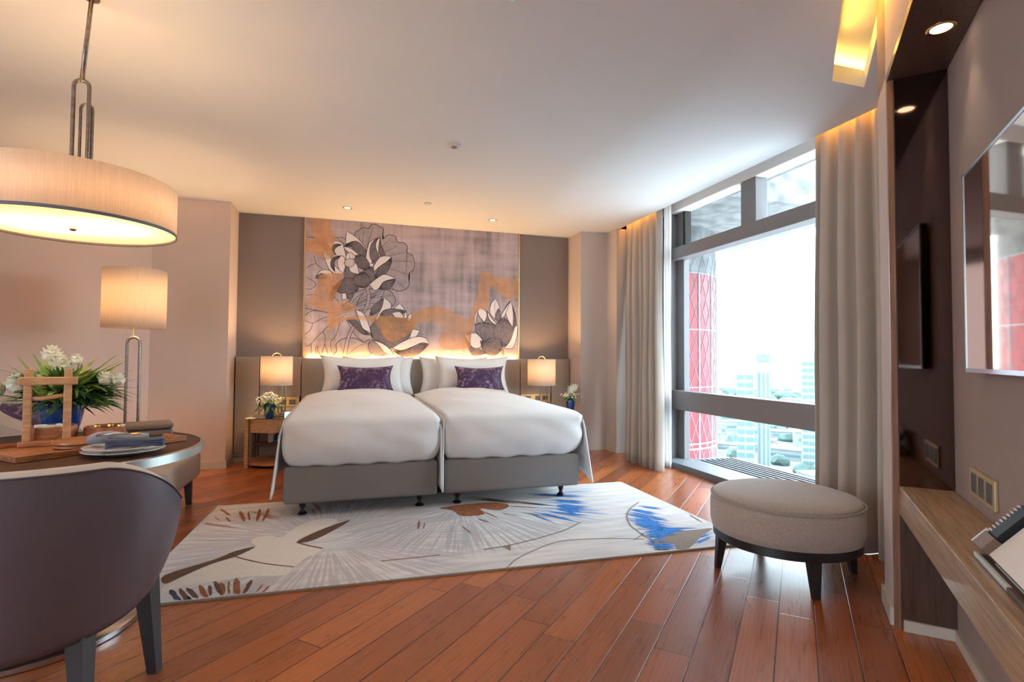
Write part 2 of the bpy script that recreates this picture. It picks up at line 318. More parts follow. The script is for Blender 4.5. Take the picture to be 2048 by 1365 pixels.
# ------------------------------------------------------------------ window_1
WX = 3.42
w1 = bpy.data.objects.new('window_1', None); C.objects.link(w1); w1['kind'] = ST
def wbox(name, y0, y1, z0, z1, x0=WX, x1=WX+.14, m='window_metal', bev=.004): return MB().box(x0, x1, y0, y1, z0, z1, bev).build(name, m, w1)
wbox('window_head', 2.502, 5.9, 2.776, 3.05, WX, WX+.16, 'window_head')
wbox('transom', 2.562, 5.26, 2.245, 2.375)
wbox('guard_rail', 2.562, 5.26, .60, .805)
wbox('jamb', 5.20, 5.90, 0, 3.0, WX+.02, WX+.17)
wbox('jamb', 5.07, 5.21, .06, 2.78, WX+.10, WX+.17)
wbox('jamb', 2.502, 2.56, 0, 3.0, WX, WX+.17)
wbox('mullion', 3.875, 4.055, 2.375, 2.78, WX+.01)
wbox('mullion', 4.05, 4.11, 2.375, 2.78, WX+.05)
wbox('sill', 2.502, 5.30, -.005, .060, 3.30, 3.62, 'ledge_metal')
wbox('upper_jamb', 5.03, 5.07, 2.37, 2.78, WX+.09, WX+.17, 'dark_gap')
for z0, z1 in ((.06, .60), (.805, 2.245), (2.375, 2.776)):
    MB().box(WX+.115, WX+.125, 2.565, 5.08 if z0 != .805 else 5.2, z0, z1).build('window_pane', 'window_glass', w1)
# outside ledge with slats, slab above, red column
lg = thing('ventilation_ledge', 'grey slatted ledge outside the foot of the window', 'ledge')
MB().prism([(3.63, 2.0), (4.12, 2.0), (4.12, 5.05), (3.72, 5.06), (3.63, 5.16)], -.06, .0).build('ledge_plate', 'ledge_slat', lg)
for i in range(7): MB().box(3.66+i*.066, 3.678+i*.066, 2.0, 5.05, -.002, .045).build('slat', 'ledge_metal', lg)
MB().box(4.10, 4.15, 2.0, 5.08, -.06, .05).build('edge_rail', 'ledge_metal', lg); MB().box(3.66, 4.15, 5.05, 5.10, -.06, .05).build('edge_rail', 'ledge_metal', lg)
MB().prism([(3.62, 1.0), (4.12, 1.0), (4.12, 5.05), (6.2, 5.05), (6.2, 9.5), (3.62, 9.5)], 3.0, 3.5).build('trim_6', 'outside_concrete', kind=ST)
col = thing('outside_column', 'round red panelled building column seen through the left of the window', 'column', (4.42, 7.32, 0))
MB().lathe([(1.0, -60), (1.0, 2.35)], 64, cap=False).build('red_cladding', 'outside_red', col, smooth='all')
MB().lathe([(1.0, 2.35), (1.0, 3.0)], 64, cap=False).build('concrete_top', 'outside_concrete', col, smooth='all')
for z in (-.1, -.03): MB().lathe([(1.006, z), (1.012, z+.012), (1.006, z+.024)], 64, cap=False).build('joint_ring', 'outside_joint', col)
for z in (.75, 1.55, 2.34): MB().lathe([(1.003, z), (1.006, z+.008), (1.003, z+.016)], 64, cap=False).build('joint_ring', 'outside_joint', col)
for k in range(20):
    a = R(-95 + k*18); MB().box(.998, 1.012, -.012, .012, -3, 2.35, mtx=Matrix.Rotation(a, 4, 'Z')).build('joint_strip', 'outside_joint', col)
dg = MB()
for k in range(40):
    for j in range(8):
        for sgn in (-1, 1):
            a0 = R(k*9); pts = []
            for t in range(4):
                a = a0+sgn*R(9)*t/3; pts.append((1.003*math.cos(a), 1.003*math.sin(a), -.6+j*.4+.4*t/3))
            dg.tube(pts, .004, 4, cap=False)
dg.build('diamond_pattern', 'outside_joint', col)
# ------------------------------------------------------------------ city
MB().box(60, 5200, -2500, 5200, -62, -60).build('ground', 'city_ground', kind=ST)
def tower(name, label, x, y, w_, d, z1, rz, cols, rows, stripes=False):
    t = thing(name, label, 'building', (x, y, -60), rz); MB().box(-w_/2, w_/2, -d/2, d/2, 0, z1+60).build('walls', 'city_white', t)
    h = z1+60
    if stripes:
        for i in range(cols):
            xx = -w_/2+(i+.5)*w_/cols; MB().box(xx-w_*.055, xx+w_*.055, -d/2-.3, -d/2+.2, 2, h*.88).build('window_strip', 'city_glass', t)
        MB().box(-w_/2-.3, w_/2+.3, -d/2-.4, d/2+.4, h*.985, h+3).build('crown', 'city_glass', t); MB().tube([(0, 0, h+3), (0, 0, h+8), (0, 0, h+17)], [.9, .5, .1], 8).build('spire', 'city_white', t)
    else:
        for j in range(rows):
            for i in range(cols):
                x0 = -w_/2+w_*(i+.1)/cols; z = h-3-(j+1)*(h*.9/rows); MB().box(x0, x0+w_*.8/cols, -d/2-.3, -d/2+.2, z, z+h*.9/rows*.5).build('window_band', 'city_glass', t)
        MB().box(-w_/4, w_/4, -d/4, d/4, h, h+1.5).build('roof_room', 'city_white', t)
    return t
tower('office_block', 'broad pale office block with banded windows left of the thin white tower', 213.6, 250.5, 9.0, 7, -2.5, R(-40), 2, 12)
tower('office_tower', 'slim white tower with dark vertical stripes and a spire', 223.0, 247, 6.4, 6.4, 1.0, R(-40), 3, 1, True)
tower('apartment_tower', 'tall pale tower with a teal top at the right edge of the window view', 247, 238, 9, 9, 4.6, R(-42), 3, 16)
rc = random.Random(5); placed = [(214.6, 249, 9), (222.5, 247, 8), (247, 238, 9)]
for i in range(400):
    th = R(rc.uniform(36, 52)); d = 90*math.exp(rc.uniform(.45, 2.6)); h = rc.uniform(3, 11) if d > 220 else rc.uniform(2, 6); ww = rc.uniform(7, 22)*(1+d/900)
    x, y = d*math.sin(th), d*math.cos(th)
    if len(placed) > 90 or any((x-q[0])**2+(y-q[1])**2 < (ww*.64+q[2]*1.02)**2 for q in placed): continue
    placed.append((x, y, ww*.6)); b = MB(); b.box(-ww/2, ww/2, -ww*.35, ww*.35, 0, h); b.mi = 1; b.box(-ww/2-.3, ww/2+.3, -ww*.37, ww*.37, h, h+.6); b.mi = 2; b.box(-ww*.42, ww*.42, -ww*.352, -ww*.34, h*.35, h*.6)
    tag(b.build('city_building', ['city_white', 'city_roof', 'city_glass'], loc=(x, y, -60), rz=R(rc.choice((-20, -35, 10))-20)), 'low pale building in the hazy city below the window', 'building', 'low city buildings outside')
tb = MB()
for i in range(320):
    th = R(rc.uniform(36, 52)); d = 90*math.exp(rc.uniform(.75, 2.5)); x, y = d*math.sin(th), d*math.cos(th); r = rc.uniform(3.5, 8)*(1+d/2500)
    if any((x-q[0])**2+(y-q[1])**2 < (r*1.3+q[2]*.9)**2 for q in placed): continue
    tb.ball((x, y, -60+r*.4), r, 1.3, 1.3, .8, 2, .35)
tag(tb.build('treetops', 'city_tree', kind='stuff'), 'dark green treetops spread between the city buildings', 'trees')
# ------------------------------------------------------------------ curtains
def drape(name, label, y0, y1, x0, nf, amp, z1, m, flare=0, seed=1, z0=.003, thick=.006, cat='curtain', xflare=0, group=None):
    rr = random.Random(seed); ph = [rr.uniform(-.5, .5) for _ in range(nf*2+3)]
    def fn(u, v):
        t = u*nf*2*PI; k = u*nf*2; i = int(k); fr = k-i; pv = ph[i]*(1-fr)+ph[i+1]*fr
        A = amp*(.75+.30*v)*(1+.5*pv)
        yy = y0+(y1-y0)*u; yc = (y0+y1)/2; yy = yy+(yy-yc)*flare*(v**1.5)
        x = x0 + A*math.sin(t+pv*1.2+.5*v*pv) - xflare*v*v + .006*math.sin(9*v+7*u)
        yy += .35*A*math.sin(2*t)*.5
        yy *= (x0-xflare*v*v)/x0
        return Vector((x, yy, z1+(z0-z1)*v))
    b = MB(); b.grid(fn, nf*14, 24); return tag(b.build(name, m, smooth='all', solid=thick), label, cat, group)
drape('curtain', 'beige floor-length drape gathered at the left of the window beside the column', 5.86, 5.12, 3.262, 6, .05, 2.93, 'drape_fabric', .03, 3, xflare=.20)
drape('sheer_curtain', 'thin white sheer hanging along the window edge of the left drape', 5.10, 4.95, 3.285, 3, .015, 2.93, 'sheer', 0, 5, thick=0, xflare=.02, z0=.0)
drape('curtain', 'beige floor-length drape gathered at the right of the window next to the wooden niche', 3.06, 2.0, 3.255, 8, .055, 2.93, 'drape_fabric', .06, 8, xflare=.27)
# ------------------------------------------------------------------ headboard, mural
hb = thing('headboard', 'long taupe fabric wall headboard behind the two beds', 'headboard', (.78, 6.49, 0))
def hbx(n, x0, x1, z0, z1, y1=.075): return MB().box(x0-.78, x1-.78, 0, y1, z0, z1, .006).build(n, 'headboard_fabric', hb)
hbx('panel', -1.178, -.937, .045, 1.142); hbx('panel', -.929, -.509, .69, 1.142); hbx('panel', -.929, -.509, .045, .585)
hbx('panel', -.501, 2.091, .045, 1.130, .02); hbx('panel', 2.099, 2.512, .69, 1.135); hbx('panel', 2.099, 2.512, .045, .585); hbx('panel', 2.520, 2.768, .045, 1.135)
MB().box(-1.95, 1.985, .03, .078, .05, 1.06).build('backing', 'dark_gap', hb)
for x in (-.72, 2.30):
    sp_ = thing('socket_panel', 'gold two-socket wall plate behind the %s bedside lamp' % ('left' if x < 0 else 'right'), 'socket panel', (x, 6.484, .585))
    MB().box(-.20, .20, 0, .03, .0, .104, .003).build('plate', 'plate_gold', sp_)
    for k in (-.10, .03, .13): MB().box(k-.035, k+.035, -.004, .004, .025, .08, .003).build('socket', 'socket_dark', sp_)
YM = 6.548
mu = thing('mural_panel', 'large lotus flower mural panel lit from below above the beds', 'mural', (0, YM, 0))
def mural_mat():
    m = bpy.data.materials.new('mural_ground'); m.use_nodes = True; N, L = nt(m); b = N['Principled BSDF']; b.inputs['Roughness'].default_value = .7
    tc = N.new('ShaderNodeTexCoord')
    def nz(sc, st, det=5):
        mp = N.new('ShaderNodeMapping'); mp.inputs['Scale'].default_value = st; n = N.new('ShaderNodeTexNoise'); n.inputs['Scale'].default_value = sc; n.inputs['Detail'].default_value = det; L.new(tc.outputs['Object'], mp.inputs[0]); L.new(mp.outputs[0], n.inputs[0]); return n.outputs[0]
    s_ = math_(N, L, 'ADD', math_(N, L, 'MULTIPLY', nz(14, (1, 1, .08)), .33), math_(N, L, 'ADD', math_(N, L, 'MULTIPLY', nz(12, (.12, 1, 1)), .22), math_(N, L, 'MULTIPLY', nz(2.2, (1, 1, 1)), .45)))
    r = N.new('ShaderNodeValToRGB'); e = r.color_ramp.elements; e[0].position = .38; e[0].color = (.26, .225, .235, 1); e[1].position = .62; e[1].color = (.66, .54, .56, 1); e2 = e.new(.5); e2.color = (.49, .395, .415, 1)
    L.new(s_, r.inputs[0]); L.new(r.outputs[0], b.inputs['Base Color']); MATS['mural_ground'] = m
mural_mat()
mat('mural_white', (.86, .77, .74), .7); mat('mural_ink', (.045, .035, .04), .7); mat('mural_shadow', (.27, .22, .235), .7, var=.25, vscale=25); mat('mural_leaf', (.42, .35, .37), .7, var=.15, vscale=12)
mat('mural_orange', (1.0, .44, .16), .7, var=.2, vscale=12)
def orange_mat():
    m = M('mural_orange'); N, L = nt(m); b = N['Principled BSDF']; o = [n for n in N if n.type == 'OUTPUT_MATERIAL'][0]
    t = N.new('ShaderNodeBsdfTransparent'); x = N.new('ShaderNodeMixShader'); tc = N.new('ShaderNodeTexCoord')
    n = N.new('ShaderNodeTexNoise'); n.inputs['Scale'].default_value = 3.0; n.inputs['Detail'].default_value = 4; L.new(tc.outputs['Object'], n.inputs[0])
    def st(rot):
        mp = N.new('ShaderNodeMapping'); mp.inputs['Rotation'].default_value = (0, rot, 0); wv = N.new('ShaderNodeTexWave'); wv.inputs['Scale'].default_value = 24; wv.inputs['Distortion'].default_value = 3; L.new(tc.outputs['Object'], mp.inputs[0]); L.new(mp.outputs[0], wv.inputs[0]); return wv.outputs['Fac']
    mx = math_(N, L, 'MAXIMUM', st(.6), st(-.6)); v = math_(N, L, 'ADD', math_(N, L, 'MULTIPLY', mx, .45), math_(N, L, 'MULTIPLY', n.outputs[0], .7))
    v = math_(N, L, 'SUBTRACT', v, .24); v.node.use_clamp = True
    L.new(v, x.inputs[0]); L.new(t.outputs[0], x.inputs[1]); L.new(b.outputs[0], x.inputs[2]); L.new(x.outputs[0], o.inputs[0])
orange_mat()
MB().box(-.490, 2.080, 0, .02, 1.06, 2.749).build('painted_ground', 'mural_ground', mu)
MB().box(-.502, -.490, -.012, .02, 1.143, 2.749).build('brass_edge', 'brass', mu); MB().box(2.080, 2.092, -.012, .02, 1.133, 2.749).build('brass_edge', 'brass', mu)
def mp1(X, Y): p = at_y(600+.2124*X, 430+.2124*Y, YM); return (max(-.489, min(2.079, p.x)), min(2.748, max(1.07, p.z)))
def mp2(X, Y): return mp1(X+220/.2124, Y)
def smooth_curve(pts, n=6, closed=False):
    P = [Vector(p) for p in pts]; out = []; m = len(P)
    for i in range(m if closed else m-1):
        a = P[(i-1) % m] if closed or i > 0 else P[0]; b = P[i]; c_ = P[(i+1) % m]; d = P[(i+2) % m] if closed or i+2 < m else P[m-1]
        for k in range(n):
            t = k/n; out.append(.5*((2*b)+(-a+c_)*t+(2*a-5*b+4*c_-d)*t*t+(-a+3*b-3*c_+d)*t**3))
    if not closed: out.append(P[-1])
    return out
LZ = [0]
def fill(mb, pts, depth):   # flat shape on the mural plane, fan-safe through triangulation
    vs_ = [mb.bm.verts.new((p[0], -depth, p[1])) for p in pts]
    f = mb.bm.faces.new(vs_); f.material_index = mb.mi; bmesh.ops.triangulate(mb.bm, faces=[f])
def stroke(mb, pts, w_, depth):
    P = [Vector((p[0], p[1])) for p in pts]; L_, R2 = [], []
    for i, p in enumerate(P):
        t = (P[min(i+1, len(P)-1)]-P[max(i-1, 0)]); t = t.normalized() if t.length > 1e-9 else Vector((1, 0)); n = Vector((-t.y, t.x))
        e = .35 if i in (0, len(P)-1) else 1; L_.append(mb.bm.verts.new((p.x+n.x*w_*e/2, -depth, p.y+n.y*w_*e/2))); R2.append(mb.bm.verts.new((p.x-n.x*w_*e/2, -depth, p.y-n.y*w_*e/2)))
    for i in range(len(P)-1): f = mb.bm.faces.new((L_[i], L_[i+1], R2[i+1], R2[i])); f.material_index = mb.mi
def petal_curves(b, t, lw, rw, n=12):
    b, t = Vector(b), Vector(t); d = t-b; nn = Vector((-d.y, d.x)).normalized(); ln = d.length
    def cur(wd): return [b+d*s+nn*wd*math.sin(PI*min(1, s**.8))*(1-.15*s) for s in [i/n for i in range(n+1)]]
    return cur(lw), cur(rw)
leafB, petB, inkB, orB = MB(), MB(), MB(), MB()
order = [0]
def petal(mp, b, t, lw, rw, kind, hatch=0):
    order[0] += 1; dp = .0018+order[0]*.00006
    A, B = petal_curves(b, t, lw, rw); Aw = [mp(*p) for p in A]; Bw = [mp(*p) for p in B]
    petB.mi = {'w': 0, 'd': 1, 'l': 2}[kind]; fill(petB, Aw+Bw[::-1][1:-1], dp)
    stroke(petB_ink(), Aw, .0065, dp+.00003); stroke(petB_ink(), Bw, .0065, dp+.00003)
    for h in range(1, hatch):
        k = h/hatch; pl = [mp(*(a*(1-k)+b_*k)) for a, b_ in zip(A, B)]; stroke(petB_ink(), pl[1:-2], .0030, dp+.00003)
def petB_ink(): petB.mi = 3; return petB
def leaf(mp, pts, veins, c, kind='l', depth=.0010, n=5):
    sc = smooth_curve(pts, n, True); wd = [mp(*p) for p in sc]; leafB.mi = {'l': 0, 'w': 1, 'd': 2}[kind]; fill(leafB, wd, depth); leafB.mi = 3; stroke(leafB, wd+[wd[0]], .007, depth+.0002)
    for v in veins: stroke(leafB, [mp(*p) for p in smooth_curve([c, ((c[0]+v[0])/2+(v[1]-c[1])*.08, (c[1]+v[1])/2-(v[0]-c[0])*.08), v], 6)], .0042, depth+.0002)
def lines(mp, LL, w_=.0055, depth=.0013):
    inkB.mi = 0
    for l in LL: stroke(inkB, [mp(*p) for p in smooth_curve(l, 6)], w_, depth)
leaf(mp1, [(560, 350), (515, 190), (555, 142), (600, 122), (648, 128), (670, 98), (705, 86), (745, 108), (775, 122), (786, 150), (780, 185), (778, 228), (812, 198), (850, 188), (900, 205), (922, 258), (978, 262), (1012, 305), (1005, 352), (1055, 380), (1078, 450), (1068, 515), (1030, 550), (1022, 600), (1030, 655), (995, 700), (935, 720), (865, 700), (700, 650), (600, 520)],
     [(600, 140), (690, 110), (760, 200), (850, 230), (920, 290), (1000, 350), (1060, 440), (1010, 560), (990, 690), (900, 720), (560, 180)], (640, 510))
leaf(mp1, [(380, 880), (470, 800), (500, 740), (640, 700), (800, 705), (850, 720), (890, 770), (895, 830), (850, 870), (700, 880), (560, 900)], [(520, 740), (650, 700), (790, 710), (880, 760), (890, 850)], (450, 890), depth=.0008)
leaf(mp1, [(320, 1330), (345, 1280), (340, 1220), (380, 1180), (440, 1160), (520, 1165), (600, 1200), (660, 1180), (660, 1320), (500, 1335)], [(380, 1200), (470, 1170), (640, 1200)], (440, 1330), depth=.0008)
lines(mp1, [[(60, 210), (130, 215), (200, 260), (262, 340)], [(130, 380), (155, 460), (215, 510)], [(65, 500), (110, 470), (155, 460)], [(60, 590), (110, 615), (150, 660), (100, 700), (50, 695)], [(440, 900), (300, 925), (170, 905), (100, 910), (48, 950)], [(170, 905), (100, 890), (48, 880)],
    [(440, 920), (330, 950), (220, 970), (120, 1020), (48, 995)], [(120, 1020), (100, 1080), (45, 1130)], [(440, 935), (330, 1000), (225, 1090), (240, 1150), (235, 1220), (265, 1310)], [(225, 1090), (170, 1140), (105, 1215), (60, 1240)], [(105, 1215), (110, 1310)], [(380, 1000), (340, 1130), (290, 1200), (300, 1300)],
    [(440, 990), (490, 1090), (540, 1150), (600, 1200)], [(235, 1220), (200, 1310)], [(150, 1320), (150, 1250), (168, 1242), (168, 1280), (195, 1325)], [(280, 700), (330, 780), (400, 850), (440, 890)], [(300, 690), (380, 720), (420, 800)], [(215, 270), (250, 200), (330, 215), (400, 215), (440, 250)], [(60, 760), (130, 750), (200, 780)],
    [(700, 860), (760, 800), (800, 700)], [(600, 860), (680, 780), (760, 740)], [(530, 860), (560, 780), (600, 740)], [(340, 215), (400, 260), (430, 290)]])
hl = []
for i in range(9): hl.append([(250+i*9, 350-i*16), (300+i*11, 250-i*2)])
lines(mp1, [[(520+i*4, 860-i*8), (620+i*6, 820-i*11), (720+i*6, 760-i*14)] for i in range(5)], .003)
def rs(pts, n=14):
    P = smooth_curve(pts, 6); L_ = [0]
    for i in range(1, len(P)): L_.append(L_[-1]+(P[i]-P[i-1]).length)
    out = []; j = 0
    for k in range(n+1):
        t = L_[-1]*k/n
        while j < len(P)-2 and L_[j+1] < t: j += 1
        f_ = (t-L_[j])/max(1e-9, L_[j+1]-L_[j]); out.append(P[j]*(1-f_)+P[j+1]*f_)
    return out
def pt(mp, kind, A, B, hatch=0):
    order[0] += 1; dp = .0018+order[0]*.00006; A, B = rs(A), rs(B); Aw = [mp(*p) for p in A]; Bw = [mp(*p) for p in B]
    petB.mi = {'w': 0, 'd': 1, 'l': 2}[kind]
    for i in range(len(Aw)-1):
        q = [petB.bm.verts.new((p[0], -dp, p[1])) for p in (Aw[i], Aw[i+1], Bw[i+1], Bw[i])]; f_ = petB.bm.faces.new(q); f_.material_index = petB.mi
    for E_ in (Aw, Bw): stroke(petB_ink(), E_, .0065, dp+.00003)
    for h in range(1, hatch):
        k = h/hatch; stroke(petB_ink(), [mp(*(a*(1-k)+b_*k)) for a, b_ in zip(A, B)][1:-1], .0036, dp+.00003)
def stem(mp, pts, wd):
    sc = smooth_curve(pts, 8); order[0] += 1; dp = .0018+order[0]*.00006; Wd = [mp(*p) for p in sc]; petB.mi = 2; stroke(petB, Wd, wd, dp)
    for sg in (-1, 1): stroke(petB_ink(), [(p[0]+sg*wd*.48, p[1]) for p in Wd], .0055, dp+.00003)
stem(mp1, [(632, 690), (648, 760), (635, 850), (590, 930), (520, 1030), (465, 1130), (438, 1230), (420, 1330)], .042)
F1 = [('w', [(440, 430), (420, 330), (400, 270), (340, 245), (262, 262)], [(440, 430), (380, 420), (320, 400), (285, 340), (262, 262)], 0), ('d', [(345, 385), (300, 350), (298, 300), (340, 275), (395, 282)], [(345, 385), (322, 340), (345, 305), (395, 282)], 6),
 ('w', [(415, 555), (330, 480), (300, 420), (260, 370), (212, 352)], [(415, 555), (340, 560), (280, 520), (245, 450), (212, 352)], 0), ('d', [(330, 540), (290, 480), (300, 420), (345, 390), (405, 385)], [(330, 540), (322, 470), (340, 420), (405, 385)], 6), ('w', [(415, 555), (428, 470), (418, 400), (385, 385)], [(415, 555), (370, 520), (352, 440), (385, 385)], 0),
 ('d', [(255, 600), (220, 562), (180, 560), (145, 588)], [(255, 600), (200, 603), (150, 598), (145, 588)], 4), ('w', [(318, 602), (290, 530), (200, 522), (145, 588)], [(318, 602), (270, 575), (200, 552), (145, 588)], 0),
 ('w', [(650, 400), (600, 290), (530, 210), (440, 155)], [(650, 400), (570, 290), (500, 250), (432, 272), (440, 155)], 0), ('d', [(640, 440), (620, 340), (540, 250), (450, 270), (405, 303)], [(640, 440), (560, 400), (520, 350), (480, 300), (405, 303)], 11), ('w', [(555, 378), (500, 330), (450, 305), (405, 303)], [(555, 378), (500, 382), (450, 350), (405, 303)], 0),
 ('w', [(440, 520), (430, 430), (440, 370), (480, 350)], [(440, 520), (520, 480), (540, 420), (480, 350)], 3),
 ('d', [(520, 600), (440, 620), (410, 560), (430, 492)], [(520, 600), (525, 530), (490, 490), (430, 492)], 9), ('w', [(560, 560), (480, 540), (455, 480), (440, 460)], [(560, 560), (545, 500), (525, 440), (440, 460)], 0), ('w', [(415, 470), (425, 430), (480, 412), (530, 430)], [(415, 470), (450, 492), (500, 480), (530, 430)], 6),
 ('w', [(650, 492), (618, 430), (645, 280), (690, 235), (755, 212)], [(650, 492), (682, 430), (665, 330), (690, 260), (755, 212)], 0), ('d', [(755, 455), (765, 400), (728, 300), (755, 212)], [(755, 455), (800, 380), (762, 280), (755, 212)], 6), ('d', [(712, 470), (660, 400), (662, 300), (700, 240), (755, 212)], [(712, 470), (738, 400), (722, 300), (755, 212)], 8), ('w', [(738, 380), (712, 300), (725, 240), (755, 212)], [(738, 380), (742, 300), (755, 212)], 0), ('w', [(645, 490), (655, 460), (690, 458)], [(645, 490), (690, 485), (690, 458)], 0),
 ('d', [(690, 615), (740, 500), (820, 430), (864, 392)], [(690, 615), (800, 560), (855, 470), (864, 392)], 12), ('w', [(685, 545), (690, 490), (760, 395), (864, 392)], [(685, 545), (760, 480), (820, 440), (864, 392)], 0),
 ('d', [(740, 705), (790, 640), (850, 615), (900, 600)], [(740, 705), (830, 700), (880, 655), (900, 600)], 9), ('w', [(655, 655), (720, 600), (800, 560), (900, 600)], [(655, 655), (700, 712), (745, 690), (790, 630), (900, 600)], 0),
 ('d', [(650, 655), (600, 580), (600, 520), (688, 485)], [(650, 655), (705, 600), (695, 530), (688, 485)], 10), ('d', [(640, 525), (560, 500), (512, 420), (545, 375)], [(640, 525), (655, 470), (605, 390), (545, 375)], 15),
 ('d', [(560, 690), (500, 600), (400, 610), (300, 690)], [(560, 690), (500, 745), (400, 745), (300, 690)], 20), ('d', [(600, 695), (520, 660), (508, 590), (597, 530)], [(600, 695), (658, 650), (645, 580), (597, 530)], 18),
 ('w', [(442, 790), (430, 740), (393, 742)], [(442, 790), (400, 798), (393, 742)], 0), ('d', [(442, 792), (450, 750), (500, 732)], [(442, 792), (490, 780), (500, 732)], 4),
 # lower flower
 ('d', [(655, 960), (675, 880), (735, 820), (788, 784)], [(655, 960), (740, 910), (785, 850), (788, 784)], 8), ('w', [(680, 1050), (720, 960), (770, 870), (788, 784)], [(680, 1050), (780, 960), (855, 880), (845, 820), (788, 784)], 0), ('w', [(870, 902), (900, 865), (940, 832)], [(870, 902), (985, 905), (940, 832)], 0),
 ('d', [(740, 962), (790, 900), (880, 885), (1005, 905)], [(740, 962), (850, 965), (940, 945), (1005, 905)], 9), ('w', [(990, 985), (940, 915), (862, 925)], [(990, 985), (910, 975), (862, 925)], 0),
 ('d', [(690, 1180), (655, 1080), (700, 1010), (770, 965), (1000, 975), (1055, 935)], [(690, 1180), (780, 1245), (900, 1245), (1000, 1180), (1055, 1080), (1055, 935)], 24), ('w', [(975, 978), (985, 930), (1000, 910)], [(975, 978), (1005, 975), (1000, 910)], 0), ('w', [(1012, 1000), (1020, 950), (1052, 925)], [(1012, 1000), (1045, 990), (1052, 925)], 0),
 ('d', [(665, 1132), (590, 1122), (520, 1060), (440, 985)], [(665, 1132), (600, 1080), (510, 980), (440, 985)], 7), ('w', [(665, 1110), (590, 1070), (555, 980), (522, 892)], [(665, 1110), (650, 1040), (600, 930), (522, 892)], 0),
 ('w', [(1030, 1160), (1050, 1100), (1070, 1078), (1128, 1092)], [(1030, 1160), (1090, 1150), (1128, 1092)], 0), ('d', [(880, 1280), (1000, 1275), (1100, 1220), (1216, 1218)], [(880, 1280), (960, 1330), (1100, 1320), (1216, 1218)], 11), ('w', [(870, 1255), (950, 1205), (1080, 1150), (1180, 1160), (1216, 1218)], [(870, 1255), (950, 1278), (1060, 1242), (1150, 1205), (1216, 1218)], 0),
 ('l', [(660, 1180), (640, 1240), (690, 1315), (815, 1325)], [(660, 1180), (770, 1200), (825, 1260), (815, 1325)], 11), ('w', [(690, 1180), (750, 1240), (800, 1300), (890, 1328)], [(690, 1180), (790, 1220), (850, 1270), (890, 1328)], 0)]
for k_, A_, B_, h_ in F1: pt(mp1, k_, A_, B_, h_)
F3 = [('d', [(900, 1240), (990, 1120), (995, 960), (945, 812)], [(900, 1240), (925, 1100), (950, 1000), (945, 812)], 10), ('w', [(965, 1085), (900, 930), (900, 870), (945, 810)], [(965, 1085), (972, 960), (962, 860), (945, 810)], 0), ('w', [(870, 1002), (858, 950), (905, 870), (945, 812)], [(870, 1002), (895, 940), (945, 812)], 0),
 ('w', [(800, 985), (752, 920), (762, 840), (800, 790)], [(800, 985), (848, 930), (832, 840), (800, 790)], 2), ('d', [(850, 1010), (800, 980), (815, 910), (835, 880)], [(850, 1010), (850, 940), (835, 880)], 4), ('d', [(760, 1150), (695, 1050), (695, 960), (722, 902)], [(760, 1150), (800, 1050), (760, 960), (722, 902)], 8), ('w', [(828, 1035), (775, 985), (742, 930), (725, 905)], [(828, 1035), (795, 1030), (745, 985), (725, 905)], 0),
 ('w', [(698, 1012), (655, 960), (638, 920), (650, 872)], [(698, 1012), (722, 960), (712, 905), (650, 872)], 0), ('w', [(615, 1045), (603, 960), (650, 872)], [(615, 1045), (632, 940), (650, 872)], 0),
 ('d', [(700, 1190), (635, 1120), (620, 1040), (672, 1010)], [(700, 1190), (805, 1150), (800, 1050), (672, 1010)], 13), ('d', [(875, 1250), (790, 1150), (800, 1050), (880, 958)], [(875, 1250), (970, 1180), (965, 1060), (880, 958)], 17),
 ('w', [(885, 1258), (945, 1180), (985, 1060), (1014, 1045)], [(885, 1258), (965, 1255), (1005, 1150), (1014, 1045)], 0), ('d', [(730, 1302), (620, 1250), (560, 1200), (512, 1137)], [(730, 1302), (600, 1325), (555, 1260), (512, 1137)], 6), ('w', [(692, 1190), (640, 1130), (600, 1112), (512, 1137)], [(692, 1190), (655, 1252), (585, 1245), (512, 1137)], 0), ('d', [(875, 1252), (840, 1165), (750, 1190), (658, 1183)], [(875, 1252), (800, 1322), (700, 1292), (658, 1183)], 15)]
for k_, A_, B_, h_ in F3: pt(mp2, k_, A_, B_, h_)
stem(mp2, [(862, 1250), (872, 1290), (880, 1340)], .022)
# orange veils
def veil(mp, pts):
    order[0] += 1; fill(orB, [mp(*p) for p in smooth_curve(pts, 4, True)], .0075+order[0]*.00002)
veil(mp1, [(110, 10), (285, 10), (280, 90), (325, 200), (330, 250), (262, 350), (120, 190)])
veil(mp1, [(48, 225), (230, 262), (330, 380), (235, 425), (160, 380), (48, 330)])
veil(mp1, [(200, 560), (420, 560), (310, 690), (275, 815), (440, 820), (535, 885), (400, 935), (300, 930), (80, 845), (110, 760), (180, 640)])
veil(mp1, [(262, 925), (400, 960), (600, 948), (1050, 975), (1060, 1090), (900, 1190), (800, 1165), (700, 1020), (450, 990), (330, 1060), (272, 1082)])
veil(mp2, [(10, 945), (120, 890), (250, 855), (400, 920), (550, 985), (560, 1010), (450, 1090), (320, 1080), (200, 1010), (60, 1040), (10, 1090)])
veil(mp2, [(300, 1110), (520, 1050), (590, 880), (650, 640), (662, 545), (720, 540), (860, 600), (1012, 605), (1012, 760), (910, 790), (800, 690), (740, 700), (740, 880), (640, 900), (600, 1050), (540, 1130), (560, 1250), (300, 1260)])
leafB.build('lotus_leaves', ['mural_leaf', 'mural_white', 'mural_shadow', 'mural_ink'], mu, normals=False); petB.build('lotus_flowers', ['mural_white', 'mural_shadow', 'mural_leaf', 'mural_ink'], mu, normals=False)
inkB.build('leaf_veins', 'mural_ink', mu, normals=False); orB.build('orange_veil', 'mural_orange', mu, normals=False)
